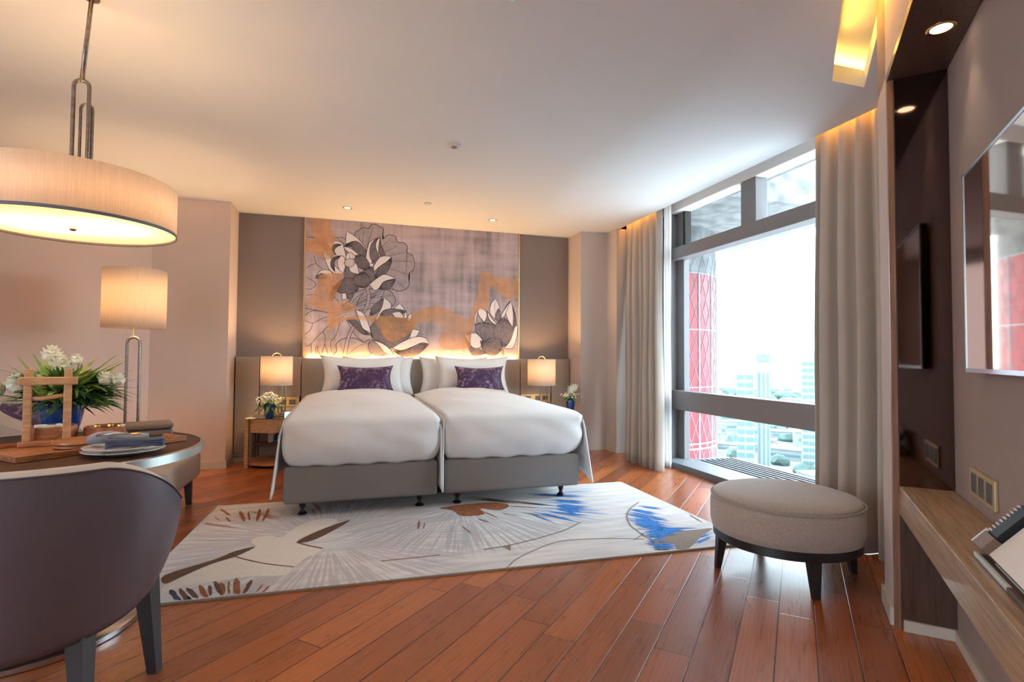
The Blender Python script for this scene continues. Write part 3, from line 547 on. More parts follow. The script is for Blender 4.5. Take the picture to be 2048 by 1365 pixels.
# ------------------------------------------------------------------ rug
RZ = .014
def rug_mat():
    m = bpy.data.materials.new('rug_pile'); m.use_nodes = True; N, L = nt(m); b = N['Principled BSDF']; b.inputs['Roughness'].default_value = .95; b.inputs['Sheen Weight'].default_value = .3
    g = N.new('ShaderNodeNewGeometry')
    base = N.new('ShaderNodeTexNoise'); base.inputs['Scale'].default_value = 5; base.inputs['Detail'].default_value = 8; mp = N.new('ShaderNodeMapping'); mp.inputs['Scale'].default_value = (.5, 3, 1); L.new(g.outputs['Position'], mp.inputs[0]); L.new(mp.outputs[0], base.inputs[0])
    r = N.new('ShaderNodeValToRGB'); e = r.color_ramp.elements; e[0].position = .3; e[0].color = (.50, .48, .49, 1); e[1].position = .68; e[1].color = (.74, .69, .66, 1); L.new(base.outputs[0], r.inputs[0]); cur = r.outputs[0]
    def fan(cx, cy, r0_, r1_, freq, colr, thr, amt, a0=None, hi=.2):
        nonlocal cur
        sp = N.new('ShaderNodeSeparateXYZ'); L.new(g.outputs['Position'], sp.inputs[0]); dx = math_(N, L, 'SUBTRACT', sp.outputs[0], cx); dy = math_(N, L, 'SUBTRACT', sp.outputs[1], cy)
        an = math_(N, L, 'ARCTAN2', dy, dx); rr = math_(N, L, 'SQRT', math_(N, L, 'ADD', math_(N, L, 'MULTIPLY', dx, dx), math_(N, L, 'MULTIPLY', dy, dy)))
        cb_ = N.new('ShaderNodeCombineXYZ'); L.new(math_(N, L, 'MULTIPLY', an, freq), cb_.inputs[0]); L.new(math_(N, L, 'MULTIPLY', rr, 2.0), cb_.inputs[1])
        n = N.new('ShaderNodeTexNoise'); n.inputs['Scale'].default_value = 1; n.inputs['Detail'].default_value = 3; L.new(cb_.outputs[0], n.inputs[0])
        mr = N.new('ShaderNodeMapRange'); mr.inputs[1].default_value = thr; mr.inputs[2].default_value = thr+.08; L.new(n.outputs[0], mr.inputs[0])
        m1 = N.new('ShaderNodeMapRange'); m1.inputs[1].default_value = r0_; m1.inputs[2].default_value = r0_+.12; L.new(rr, m1.inputs[0]); m2 = N.new('ShaderNodeMapRange'); m2.inputs[1].default_value = r1_; m2.inputs[2].default_value = r1_-hi; L.new(rr, m2.inputs[0])
        f_ = math_(N, L, 'MULTIPLY', math_(N, L, 'MULTIPLY', mr.outputs[0], amt), math_(N, L, 'MULTIPLY', m1.outputs[0], m2.outputs[0]))
        if a0:
            ma = N.new('ShaderNodeMapRange'); ma.inputs[1].default_value = a0[1]/2+.2; ma.inputs[2].default_value = a0[1]/2; L.new(math_(N, L, 'ABSOLUTE', math_(N, L, 'SUBTRACT', an, a0[0])), ma.inputs[0]); f_ = math_(N, L, 'MULTIPLY', f_, ma.outputs[0])
        mx = N.new('ShaderNodeMix'); mx.data_type = 'RGBA'; L.new(f_, mx.inputs[0]); L.new(cur, mx.inputs[6]); mx.inputs[7].default_value = (*colr, 1); cur = mx.outputs[2]
    fan(-.10, 3.55, .15, 1.0, 34, (.44, .37, .37), .45, .75); fan(-.10, 3.55, .55, 1.02, 14, (.30, .10, .04), .57, .95, (2.0, 1.5), .12)
    fan(.85, 4.15, .18, 1.15, 42, (.34, .33, .36), .46, .8, (-1.7, 2.4)); fan(.85, 4.15, .1, .75, 24, (.22, .07, .03), .58, .6, (-1.2, 1.2))
    fan(.6, 4.3, .85, 1.6, 26, (.02, .20, .55), .52, .95, (-.28, .50), .35)
    n3 = N.new('ShaderNodeTexNoise'); n3.inputs['Scale'].default_value = 420; L.new(g.outputs['Position'], n3.inputs[0])
    L.new(cur, b.inputs['Base Color']); bp = N.new('ShaderNodeBump'); bp.inputs['Strength'].default_value = .5; bp.inputs['Distance'].default_value = .003; L.new(n3.outputs[0], bp.inputs['Height']); L.new(bp.outputs[0], b.inputs['Normal']); MATS['rug_pile'] = m
rug_mat(); mat('rug_cream', (.74, .69, .62), .95, var=.06, vscale=60, bump=.5, bscale=400); mat('rug_brown', (.13, .065, .04), .95, var=.3, vscale=60); mat('rug_rust', (.30, .10, .035), .95, var=.35, vscale=40); mat('rug_blue', (.010, .21, .66), .95, var=.5, vscale=50); mat('rug_navy', (.04, .05, .09), .95, var=.3, vscale=50); mat('rug_taupe', (.26, .20, .16), .95, var=.3, vscale=80); mat('rug_edge', (.34, .27, .20), .9)
rg = MB(); RC = [(-.99, 2.865), (2.43, 2.785), (2.425, 4.475), (-.93, 4.58)]
rg.prism(RC, 0, .012); rg.mi = 7
rg2 = MB()
def rfill(pts, mi, dz=0, rx=0):
    rg.mi = mi; vv = [rg.bm.verts.new((p.x, p.y, .0128+dz)) for p in pts]; f = rg.bm.faces.new(vv); f.material_index = mi; bmesh.ops.triangulate(rg.bm, faces=[f])
def r1(X, Y): return at_z(330+.2783*X, 950+.2783*Y, .0125)
def r2(X, Y): return at_z(850+.293*X, 950+.293*Y, .0125)
def inrug(p):
    y0 = 2.865-(p.x+.99)*.0234; y1 = 4.58-(p.x+.93)*.0313; return Vector((max(-.985, min(2.42, p.x)), max(y0+.004, min(y1-.004, p.y)), p.z))
def rp_(f, pts, mi, dz=0, sm=True): rfill([inrug(f(*p)) for p in (smooth_curve(pts, 4, True) if sm else pts)], mi, dz)
def rline(f, pts, w_, mi, dz=.0006):
    P = [inrug(f(*p)) for p in smooth_curve(pts, 6)]
    for i in range(len(P)-1):
        t = (P[i+1]-P[i]); t.z = 0
        if t.length < 1e-6: continue
        t.normalize(); n = Vector((-t.y, t.x, 0))*w_/2; rfill([P[i]-n, P[i+1]-n, P[i+1]+n, P[i]+n], mi, dz)
rs_ = random.Random(3)
def streak(f, a, b, w_, mi, dz=.0004):
    A, B = f(*a), f(*b); t = B-A; t.z = 0; ln = t.length
    if ln < 1e-4: return
    t.normalize(); nn = Vector((-t.y, t.x, 0)); k = max(1, int(w_/(.010 if mi == 4 else .026)))
    for i in range(k):
        off = (i-(k-1)/2)*w_/k*1.05; s0 = rs_.uniform(-.10, .22)*ln; s1 = ln*rs_.uniform(.75, 1.15); ww = w_/k*rs_.uniform(.45, .95)*(1.15 if mi == 4 else .85)
        P = [A+t*(s0+(s1-s0)*q)+nn*(off*(.75+.4*q)+rs_.uniform(-.002, .002)) for q in (0, .25, .5, .75, 1)]; W2 = [ww*.3, ww, ww*rs_.uniform(.6, 1), ww*.9, ww*.15]
        rfill([inrug(p-nn*w2/2) for p, w2 in zip(P, W2)]+[inrug(p+nn*w2/2) for p, w2 in list(zip(P, W2))[::-1]], mi, dz+i*.00002)
rp_(r1, [(0, 800), (300, 655), (500, 592), (650, 522), (618, 488), (650, 452), (760, 440), (840, 448), (940, 380), (1060, 330), (1180, 315), (1240, 330), (1200, 360), (1060, 430), (955, 490), (1130, 530), (1010, 600), (925, 665), (850, 722), (640, 732), (400, 762), (120, 805), (0, 845)], 1)
rp_(r1, [(0, 722), (350, 612), (500, 552), (650, 518), (510, 588), (330, 645), (120, 735), (0, 785)], 2, .0003); rp_(r1, [(945, 486), (1000, 450), (1150, 385), (1332, 326), (1210, 402), (1080, 466), (975, 492)], 2, .0003)
rline(r1, [(505, 590), (690, 635), (925, 665)], .011, 2); rline(r1, [(960, 492), (1050, 515), (1132, 531)], .014, 2)
for a, b, w_, mi in [((40, 830), (110, 915), .05, 5), ((130, 815), (200, 900), .07, 2), ((245, 790), (300, 895), .03, 3), ((335, 770), (375, 890), .07, 2), ((395, 765), (425, 890), .04, 3), ((455, 755), (462, 880), .025, 3), ((515, 745), (520, 880), .04, 3), ((640, 728), (560, 875), .03, 2), ((710, 780), (640, 862), .025, 3), ((752, 795), (690, 858), .02, 3),
                    ((290, 350), (350, 358), .02, 3), ((350, 300), (400, 335), .02, 3), ((405, 250), (490, 310), .03, 3), ((470, 340), (430, 300), .02, 3), ((540, 262), (578, 355), .04, 3), ((600, 268), (606, 325), .03, 3), ((682, 250), (655, 362), .04, 3), ((752, 234), (705, 330), .04, 3), ((1830, 330), (1815, 400), .02, 3), ((1868, 340), (1858, 385), .02, 3)]: streak(r1, a, b, w_, mi)
rp_(r2, [(100, 228), (300, 200), (480, 190), (570, 205), (550, 232), (490, 242), (380, 232), (405, 268), (320, 282), (240, 278), (190, 245)], 3, .0003)
for a, b, w_, mi in [((300, 155), (760, 205), .09, 2), ((400, 170), (900, 215), .05, 5), ((560, 215), (760, 225), .04, 3), ((380, 245), (540, 315), .025, 3), ((250, 350), (330, 410), .02, 3), ((360, 300), (430, 325), .03, 3), ((500, 260), (640, 280), .02, 3),
                     ((720, 132), (1060, 150), .07, 4), ((860, 175), (1100, 190), .08, 4), ((880, 205), (1120, 235), .12, 4), ((900, 225), (1060, 262), .09, 4), ((850, 250), (1130, 290), .06, 4), ((760, 255), (1060, 325), .04, 4), ((700, 262), (890, 327), .03, 4), ((640, 255), (960, 300), .02, 5),
                     ((1460, 215), (1620, 235), .05, 4), ((1400, 235), (1600, 275), .07, 4), ((1385, 262), (1640, 318), .11, 4), ((1390, 300), (1660, 345), .10, 4), ((1415, 335), (1690, 372), .11, 4), ((1450, 370), (1830, 372), .06, 4), ((1480, 395), (1780, 392), .09, 4), ((1510, 430), (1720, 408), .12, 4), ((1505, 460), (1700, 468), .10, 4), ((1535, 490), (1720, 492), .08, 4), ((1530, 510), (1700, 512), .03, 5), ((1830, 440), (1940, 400), .04, 4), ((1850, 470), (1960, 420), .03, 4), ((1800, 270), (1900, 330), .03, 6)]: streak(r2, a, b, w_, mi)
rp_(r2, [(1556, 470), (1640, 425), (1720, 392), (1850, 376), (1962, 368), (1890, 420), (1830, 480), (1780, 512), (1715, 505), (1700, 475)], 6, .0005)
for l, w_ in [([(1460, 188), (1405, 228), (1378, 280), (1398, 340), (1450, 385), (1510, 425), (1600, 470)], .012), ([(400, 511), (560, 485), (750, 440), (950, 380), (1060, 325)], .012), ([(560, 640), (620, 580), (750, 515), (900, 460), (1100, 440), (1300, 437), (1500, 440)], .008), ([(1430, 445), (1490, 405)], .008), ([(-300, 590), (-100, 570), (100, 548)], .01)]: rline(r2, l, w_, 6)
rp_(r2, [(528, 490), (582, 486), (586, 520)], 6, .0004, False)
rug = rg.build('rug', ['rug_pile', 'rug_cream', 'rug_brown', 'rug_rust', 'rug_blue', 'rug_navy', 'rug_taupe', 'rug_edge'], normals=False)
tag(rug, 'pale patterned rug with blue fans and brown strokes under the foot of the beds', 'rug')
MB().prism([(x+(-.006 if x < 0 else .006), y+(-.006 if y < 3.5 else .006)) for x, y in RC], .0005, .010).build('rug_border', 'rug_edge', rug)
# ------------------------------------------------------------------ beds
def pillow_mb(w_, h, t, flange=.03, seed=0, sag=.03):
    b = MB(); rr = random.Random(seed); n1, n2 = 26, 18; o1 = rr.uniform(0, 9)
    for sg in (1, -1):
        def fn(u, v):
            x, z = (u-.5)*2, (v-.5)*2
            ex = max(0, 1-abs(x)**3.2)**.55*max(0, 1-abs(z)**2.6)**.55
            px = x*w_/2*(1-.10*(1-abs(z)**2)*abs(x)**6*0 - .12*(1-z*z)*abs(x)**3); pz = z*h/2*(1-.09*(1-x*x)*abs(z)**3)
            wr = .006*noise.noise(Vector((x*3+o1, z*3, sg)))+.004*math.sin(9*x+o1)*(abs(z)**2)
            return Vector((px, -sg*(t/2*ex+.002)-wr*ex*3, pz+h/2+(-sag*(1-x*x) if z > .3 else 0)*max(0, z-.3)))
        b.grid(fn, n1, n2)
    bmesh.ops.remove_doubles(b.bm, verts=b.bm.verts[:], dist=.0045); return b
def make_bed(x0, x1, side):
    cx = (x0+x1)/2; hw = (x1-x0)/2; yf = 4.05
    t = thing('bed', '%s twin bed with grey upholstered base on black feet' % side, 'bed', (cx, 5.25, 0))
    MB().box(-hw, hw, -1.20, 1.22, .112, .372, .028, 4).build('bed_base', 'bed_base_fabric', t, smooth=True)
    for fx, fy in ((-hw+.12, -1.08), (hw-.12, -1.08), (-hw+.12, 1.1), (hw-.12, 1.1)):
        zb = .0135 if fy < 0 else 0
        MB().lathe([(.030, zb), (.034, zb+.005), (.030, zb+.012), (.016, zb+.022), (.014, .06), (.020, .065), (.022, .075), (.022, .116)], 20, fx, fy).build('foot', 'black_gloss', t, smooth=True)
    MB().box(-hw+.01, hw-.01, -1.17, 1.21, .373, .66, .05, 3).build('mattress', 'linen_white', t, smooth=True)
    # duvet: foot bulge + top + two hanging sides, one cloth
    d = MB(); rr = random.Random(int(hw*999)+len(side)); o1 = rr.uniform(0, 50)
    L_ = 2.10; zt_ = .70
    def top(u, v):   # u across, v from foot to head
        x = (u-.5)*2; xx = x*hw*1.0; crown = .075*(1-abs(x)**2.5)*min(1, v*3+.15)*(.6+.4*v); nz_ = .010*noise.noise(Vector((xx*2.6+o1, v*4, 0)))+.004*noise.noise(Vector((xx*9+o1, v*17, 3)))
        return Vector((xx, -1.222+v*(L_-.05), zt_+crown+nz_*(1-abs(x)**6)+.02*v-.022*math.exp(-v*26)))
    NU, NV = 34, 34
    prof_s = [(0, 0)]
    def full(u, v):
        # u: 0..1 across incl. sides; v: -foot face..top
        return top(u, v)
    Vt = d.grid(full, NU, NV)
    # foot face: bulging, tucked
    def foot(u, v):   # v 0 top -> 1 bottom
        p = top(u, 0); x = (u-.5)*2; bulge = .03*math.sin(PI*min(1, v*1.02))+.012*min(1, v*5)*noise.noise(Vector((x*3+o1, v*3, 5))); inset = .045*v**5
        edge = abs(x)**9*.05*min(1, v*3.5)
        return Vector((p.x*(1+.012*math.sin(PI*v)-.07*v**6), p.y-bulge+inset+edge, p.z+( .380-p.z)*v+.006*math.sin(14*x+o1)*v**4))
    Vf = d.grid(foot, NU, 14)
    # sides
    def side_fn(sg):
        def fn(u, v):  # u along bed, v down
            p = top(1 if sg > 0 else 0, u*.93); drop = (.50+.02*math.sin(8*u+o1)-.05*min(1, u*6)+.03*(1-min(1, u*8)));
            fl = .012*min(1, v*6)+(.060 if not (('left' in side and sg > 0) or ('right' in side and sg < 0)) else .012)*v**1.1+.014*math.sin(20*u+o1+sg)*v
            return Vector((p.x+sg*fl*(1 if v > 0 else 0)*1.0, p.y-.025*v*(1-u), p.z-drop*v))
        return fn
    for sg in (-1, 1): d.grid(side_fn(sg), 40, 12)
    bmesh.ops.remove_doubles(d.bm, verts=d.bm.verts[:], dist=.002)
    dv = d.build('duvet', 'linen_white', smooth='all', solid=.012, loc=(cx, 5.25, 0), off=1)
    tag(dv, 'white duvet draped over the %s bed' % side, 'duvet')
    return t
make_bed(-.42, .66, 'left'); make_bed(.712, 1.824, 'right')
def place_pillow(name, label, cat, m, w_, h, t, x, y, z, tilt, rz, seed, grp=None):
    b = pillow_mb(w_, h, t, seed=seed, sag=.02); o = b.build(name, m, smooth='all', loc=(x, y, z)); o.rotation_euler = (R(-tilt), 0, rz); return tag(o, label, cat, grp)
mat('cushion_purple', (.085, .018, .085), .5, var=.5, vscale=7, sheen=.3)
def purple():
    m = M('cushion_purple'); N, L = nt(m); b = N['Principled BSDF']; tc = N.new('ShaderNodeTexCoord'); v = N.new('ShaderNodeTexVoronoi'); v.inputs['Scale'].default_value = 34; n = N.new('ShaderNodeTexNoise'); n.inputs['Scale'].default_value = 9
    L.new(tc.outputs['Object'], v.inputs[0]); L.new(tc.outputs['Object'], n.inputs[0]); k = math_(N, L, 'MULTIPLY', v.outputs[0], math_(N, L, 'MULTIPLY', n.outputs[0], 1.7))
    r = N.new('ShaderNodeValToRGB'); e = r.color_ramp.elements; e[0].position = .2; e[0].color = (.05, .010, .05, 1); e[1].position = .80; e[1].color = (.26, .15, .20, 1); e2 = e.new(.5); e2.color = (.055, .012, .075, 1)
    L.new(k, r.inputs[0]); L.new(r.outputs[0], b.inputs['Base Color'])
purple()
PG = 'white bed pillows'
place_pillow('pillow', 'white pillow at the back of the left bed, showing at its right', 'pillow', 'linen_white', .82, .46, .13, .34, 6.365, .70, 8, 0, 1)
place_pillow('pillow', 'white front pillow on the left bed behind the purple cushion', 'pillow', 'linen_white', .93, .47, .17, .165, 6.20, .705, 12, R(1), 2)
place_pillow('pillow', 'white pillow at the back of the right bed, showing at its left', 'pillow', 'linen_white', .84, .46, .13, 1.22, 6.365, .70, 8, 0, 3)
place_pillow('pillow', 'white front pillow on the right bed behind the purple cushion', 'pillow', 'linen_white', .90, .47, .17, 1.42, 6.20, .705, 12, R(-1), 4)
place_pillow('cushion', 'small purple patterned cushion leaning on the left bed pillows', 'cushion', 'cushion_purple', .60, .29, .11, .185, 6.03, .775, 14, R(1), 5)
place_pillow('cushion', 'small purple patterned cushion leaning on the right bed pillows', 'cushion', 'cushion_purple', .59, .29, .11, 1.46, 6.03, .770, 14, R(-1), 6)
# ------------------------------------------------------------------ nightstands and their things
def nightstand(x, label):
    t = thing('nightstand', label, 'bedside table', (x, 6.20, 0))
    def halfround(w_, d, n=16, y0=.26): return [(w_/2, y0), (-w_/2, y0), (-w_/2, -.10)]+[(-w_/2+w_*(k/n), -.10-d*math.sin(PI*k/n)) for k in range(1, n)]+[(w_/2, -.10)]
    MB().prism(halfround(.56, .14), .475, .500).build('tabletop', 'wood_oak', t); MB().prism(halfround(.50, .13), .500, .506).build('glass_top', 'socket_dark', t)
    MB().prism(halfround(.55, .14), .365, .474).build('drawer', 'wood_oak', t)
    MB().prism(halfround(.54, .14), .03, .055).build('lower_shelf', 'wood_acacia', t)
    MB().box(-.24, .24, .10, .255, .20, .215).build('back_shelf', 'wood_dark', t)
    for sx in (-1, 1):
        MB().box(sx*.262-.018, sx*.262+.018, -.15, -.085, 0, .50, .004).build('leg', 'wood_oak', t); MB().box(sx*.25-.018, sx*.25+.018, .20, .25, 0, .37, .004).build('leg', 'wood_dark', t)
    return t
nightstand(-.72, 'curved oak nightstand on the left of the left bed'); nightstand(2.27, 'oak nightstand hidden on the right of the right bed')
def paperclip(mb, x, w_, z0, z1, y, r):
    pts = []
    for k in range(9): a = PI*k/8; pts.append((x-w_/2*math.cos(a), y, z1-w_/2+w_/2*math.sin(a)))
    pts = [(x-w_/2, y, z0+w_/2)]+pts
    for k in range(9): a = PI*k/8; pts.append((x+w_/2*math.cos(a), y, z0+w_/2-w_/2*math.sin(a)))
    mb.tube(pts[:-1], r, 8, closed=True)
def table_lamp(x, z0, z1, r, label):
    t = thing('table_lamp', label, 'lamp', (x, 6.20, .507)); b0 = z0-.507; b1 = z1-.507
    MB().lathe([(r, b0), (r, b1)], 48, cap=False).build('lamp_shade', 'shade_silk', t, smooth='all', solid=.003)
    MB().lathe([(r+.002, b0), (r+.002, b0+.008)], 48, cap=False).build('shade_trim', 'shade_silk', t, smooth='all', solid=.002)
    MB().lathe([(.085, 0), (.085, .012), (.02, .016)], 32).build('lamp_base', 'old_bronze', t, smooth=True)
    m = MB(); paperclip(m, .02, .075, .018, b0+.10, 0, .006); m.build('rod_loop', 'old_bronze', t, smooth='all')
    m = MB(); paperclip(m, .055, .07, .02, b0+.02, .02, .006); m.build('rod_loop', 'old_bronze', t, smooth='all')
    m = MB(); pts = [(-.045*math.cos(PI*k/10), 0, b1-.005+.042*math.sin(PI*k/10)) for k in range(11)]; m.tube(pts, .006, 8); m.build('handle_ring', 'brass', t, smooth='all')
    MB().tube([(-r, 0, b1-.02), (r, 0, b1-.02)], .003, 6).build('shade_spider', 'old_bronze', t)
    MB().ball((0, 0, (b0+b1)/2), .028).build('bulb', 'bulb', t, smooth='all')
    for dz in (.0,): bulb('table_lamp_light', (x, 6.20, (z0+z1)/2+.02), 13, WARM, .045)
table_lamp(-.727, .842, 1.149, .157, 'glowing drum lamp on the left nightstand'); table_lamp(2.275, .815, 1.134, .170, 'glowing drum lamp beside the right bed')
def vase(name, label, x, y, z, h, r0_, r1_, mid=None):
    prof = [(r0_*.9, 0), (r0_, .01)]+[(r0_+(r1_-r0_)*math.sin(k/8*PI/2)*(1 if not mid else 1), h*k/8) for k in range(1, 9)]+[(r1_*.93, h), (r1_*.85, h*.9), (r0_*.8, h*.15)]
    t = thing(name, label, 'vase', (x, y, z)); b = MB(); n = 48
    V = [[b.bm.verts.new((r*(1+.035*math.cos(8*2*PI*k/n+zz*18))*math.cos(2*PI*k/n), r*(1+.035*math.cos(8*2*PI*k/n+zz*18))*math.sin(2*PI*k/n), zz)) for k in range(n)] for r, zz in prof]
    for i in range(len(V)-1):
        for k in range(n): b.bm.faces.new((V[i][k], V[i][(k+1) % n], V[i+1][(k+1) % n], V[i+1][k]))
    b.bm.faces.new(V[0][::-1]); b.bm.faces.new(V[-1]); b.build('vessel', 'vase_blue', t, smooth='all'); return t
def leafblade(b, p, d, ln, wd, droop=.3):
    d = Vector(d).normalized(); sd = d.cross(Vector((0, 0, 1)));
    if sd.length < .1: sd = Vector((1, 0, 0))
    sd.normalize(); prev = None
    for k in range(5):
        t = k/4; c = Vector(p)+d*ln*t+Vector((0, 0, -droop*ln*t*t)); w_ = wd*math.sin(PI*min(.96, t*.9+.08)); up = sd.cross(d)*w_*.25
        cur = [b.bm.verts.new(c-sd*w_+up), b.bm.verts.new(c), b.bm.verts.new(c+sd*w_+up)]
        if prev:
            for a in (0, 1): f = b.bm.faces.new((prev[a], prev[a+1], cur[a+1], cur[a])); f.material_index = b.mi
        prev = cur
def blossom(b, c, r, rr, petals=9):
    c = Vector(c); b.mi = 0; b.ball(c, r*.78, 1, 1, .85, 2, .2)
    for ring, (n, rad, up, dz) in enumerate(((petals, r, .1, -.35), (petals-1, r*.95, .6, -.3), (6, r*.8, 1.4, -.1))):
        for k in range(n):
            a = 2*PI*k/n+ring*.4+rr.uniform(-.15, .15); d = Vector((math.cos(a), math.sin(a), up)).normalized(); leafblade(b, c+Vector((0, 0, r*dz)), d, rad*.95, rad*.52, -.7)
    b.mi = 1; b.ball(c+Vector((0, -r*.3, r*.45)), r*.22, sub=1)
# bedside bouquets
rb = random.Random(11)
vase('vase', 'dark blue ribbed vase on the left nightstand', -.765, 6.02, .507, .15, .035, .056)
bq = thing('bouquet', 'pale hydrangea and fern bouquet in the vase on the left nightstand', 'bouquet', (-.765, 6.02, .64))
for (dx, dz, r) in ((-.075, .055, .055), (.045, .06, .062), (-.01, .10, .05)):
    b = MB()
    for k in range(46):
        v = Vector((rb.gauss(0, 1), rb.gauss(0, 1), rb.gauss(0, 1))).normalized()*r; b.ball((dx+v.x, v.y*.8, dz+v.z*.8), .010, sub=1)
    b.build('blossom', 'petal_white', bq, smooth='all')
b = MB()
for k in range(36): a = rb.uniform(0, 2*PI); leafblade(b, (0, 0, rb.uniform(-.005, .05)), (math.cos(a)*1.0-.35, math.sin(a)*.8-.2, rb.uniform(-.35, .5)), rb.uniform(.08, .20), .014, .5)
b.build('foliage', 'leaf_green', bq)
vase('vase', 'bright blue vase standing right of the right bed', 2.585, 6.02, .507, .155, .04, .055)
bq = thing('bouquet', 'white lilies and baby breath in the blue vase right of the right bed', 'bouquet', (2.585, 6.02, .65))
for i in range(3):
    b = MB(); c = Vector((.0+i*.026, -.01, .075+.022*((i*7) % 3)-.012*i))
    for k in range(6): a = k*PI/3; leafblade(b, c, (math.cos(a)*.6, math.sin(a)*.6, 1), .085, .028, -.2)
    b.build('blossom', 'petal_white', bq)
b = MB()
for k in range(110): b.ball((rb.gauss(0, .045), rb.gauss(0, .04), .045+rb.gauss(0, .026)), .0085, sub=1)
b.build('filler_flowers', 'petal_white', bq, kind='stuff')
b = MB()
for k in range(30): a = rb.uniform(0, 2*PI); leafblade(b, (0, 0, rb.uniform(-.005, .03)), (math.cos(a)-.45, math.sin(a)*.7, rb.uniform(-.1, .9)), rb.uniform(.07, .17), .013, .3)
b.build('foliage', 'leaf_green', bq)
t = tag(MB().box(-.99, -.90, 6.0, 6.09, .507, .515, .002).build('notepad', 'paper'), 'small white notepad at the left end of the left nightstand', 'notepad')
tb_ = thing('tablet', 'small tablet with a lit light-blue screen on the left nightstand', 'tablet', (-.535, 5.99, .507), R(8))
MB().box(-.09, .09, 0, .008, 0, .078, .003, mtx=Matrix.Rotation(R(-18), 4, 'X')).build('case', 'plastic_black', tb_); MB().box(-.084, .084, -.001, .0005, .006, .072, mtx=Matrix.Rotation(R(-18), 4, 'X')).build('screen', 'screen_lit', tb_)
tag(MB().box(-.035, .035, -.02, .02, 0, .055, .006, loc if False else 2).build('alarm_clock', 'plastic_black', loc=(-.535, 6.14, .507)), 'little black alarm clock standing behind the tablet', 'clock')
bx_ = thing('tissue_box', 'small white box with a dark blue figure on the shelf inside the left nightstand', 'box', (-.74, 6.36, .216))
MB().box(-.075, .075, -.03, .03, 0, .12, .004).build('box_body', 'paper', bx_)
MB().ball((0, -.05, .05), .022, 1, .7, 1.8).ball((.018, -.05, .095), .016).tube([(0, -.05, .03), (-.03, -.052, .0)], .006, 6).build('figure', 'vase_blue', bx_, smooth='all')
# ------------------------------------------------------------------ floor lamp
fl = thing('floor_lamp', 'tall floor lamp with glowing drum shade and twin rods left of the beds', 'lamp', (-1.715, 5.2, 0))
MB().lathe([(.225, 1.375), (.225, 1.862)], 64, cap=False).build('lamp_shade', 'shade_silk', fl, smooth='all', solid=.003)
MB().lathe([(.15, 0), (.15, .015), (.03, .02)], 40).build('base', 'old_bronze', fl, smooth=True)
m = MB(); paperclip(m, .0, .092, .022, 1.30, 0, .0115); m.build('rod_loop', 'old_bronze', fl, smooth='all'); MB().tube([(0, 0, 1.30), (0, 0, 1.62)], .006).build('neck', 'brass', fl)
MB().tube([(-.222, 0, 1.82), (.222, 0, 1.82)], .003, 6).build('shade_spider', 'old_bronze', fl); MB().ball((0, 0, 1.62), .03).build('bulb', 'bulb', fl, smooth='all')
bulb('floor_lamp_light', (-1.715, 5.2, 1.62), 24, WARM, .05)
# ------------------------------------------------------------------ pendant
PX, PY = -1.165, 2.80
pd = thing('pendant_lamp', 'wide drum pendant lamp hanging over the round table', 'lamp', (PX, PY, 0)); rP = .385
MB().lathe([(rP, 1.705), (rP, 1.915)], 80, cap=False).build('lamp_shade', 'shade_silk', pd, smooth='all', solid=.003)
MB().lathe([(rP+.002, 1.703), (rP+.002, 1.716)], 80, cap=False).build('shade_trim', 'ledge_metal', pd, smooth='all', solid=.003)
MB().lathe([(.002, 1.712), (rP-.008, 1.716)], 80, cap=False).build('diffuser', 'diffuser_acrylic', pd, smooth='all')
MB().ball((0, 0, 1.702), .014, 1, 1, .7).build('finial', 'old_bronze', pd, smooth='all')
MB().tube([(-rP, 0, 1.90), (rP, 0, 1.90)], .004, 6).build('shade_spider', 'old_bronze', pd)
m = MB(); paperclip(m, .015, .058, 1.86, 2.37, 0, .0085); m.build('rod_loop', 'old_bronze', pd, smooth='all'); m = MB(); paperclip(m, .03, .045, 1.95, 2.27, .017, .0065); m.build('rod_loop', 'old_bronze', pd, smooth='all')
MB().tube([(.015, 0, 2.36), (.042, 0, 2.745)], .009).build('rod', 'old_bronze', pd, smooth='all'); MB().lathe([(.03, 2.741), (.03, 2.75)], 24, .042, 0).build('canopy', 'old_bronze', pd)
MB().ball((.12, 0, 1.80), .028).build('bulb', 'bulb', pd, smooth='all'); MB().ball((-.12, 0, 1.80), .028).build('bulb', 'bulb', pd, smooth='all')
bulb('pendant_light', (PX+.12, PY, 1.80), 12, WARM, .05); bulb('pendant_light', (PX-.12, PY, 1.80), 12, WARM, .05)
# ------------------------------------------------------------------ ceiling fittings
def downlight(x, y, z, label, power=10, grp=None, r=.035, rz=0):
    t = thing('downlight', label, 'ceiling light', (x, y, z)); MB().lathe([(r, -.004), (r*1.35, -.004), (r*1.35, -.0005), (r, -.0005)], 32, cap=False).build('trim_ring', 'brass', t, smooth='all')
    MB().lathe([(.001, -.002), (r, -.002)], 32, cap=False).build('lens', 'bulb', t)
    l = bpy.data.lights.new('downlight_beam', 'SPOT'); l.energy = power; l.color = (1, .78, .52); l.spot_size = R(75); l.spot_blend = .9; l.shadow_soft_size = .03; o = bpy.data.objects.new('downlight_beam', l); C.objects.link(o); o.location = (x, y, z-.01)
downlight(-.033, 5.98, H, 'small lit downlight in the ceiling above the left bed', 9); downlight(1.58, 5.985, H, 'small lit downlight in the ceiling above the right bed', 9)
p = cs(.482, 2.47); downlight(p.x, p.y, 2.387, 'lit downlight in the dark wood soffit over the television niche', 3)
for x, y in ((.2, -.9), (-1.7, .4), (-2.6, 2.4)): pass
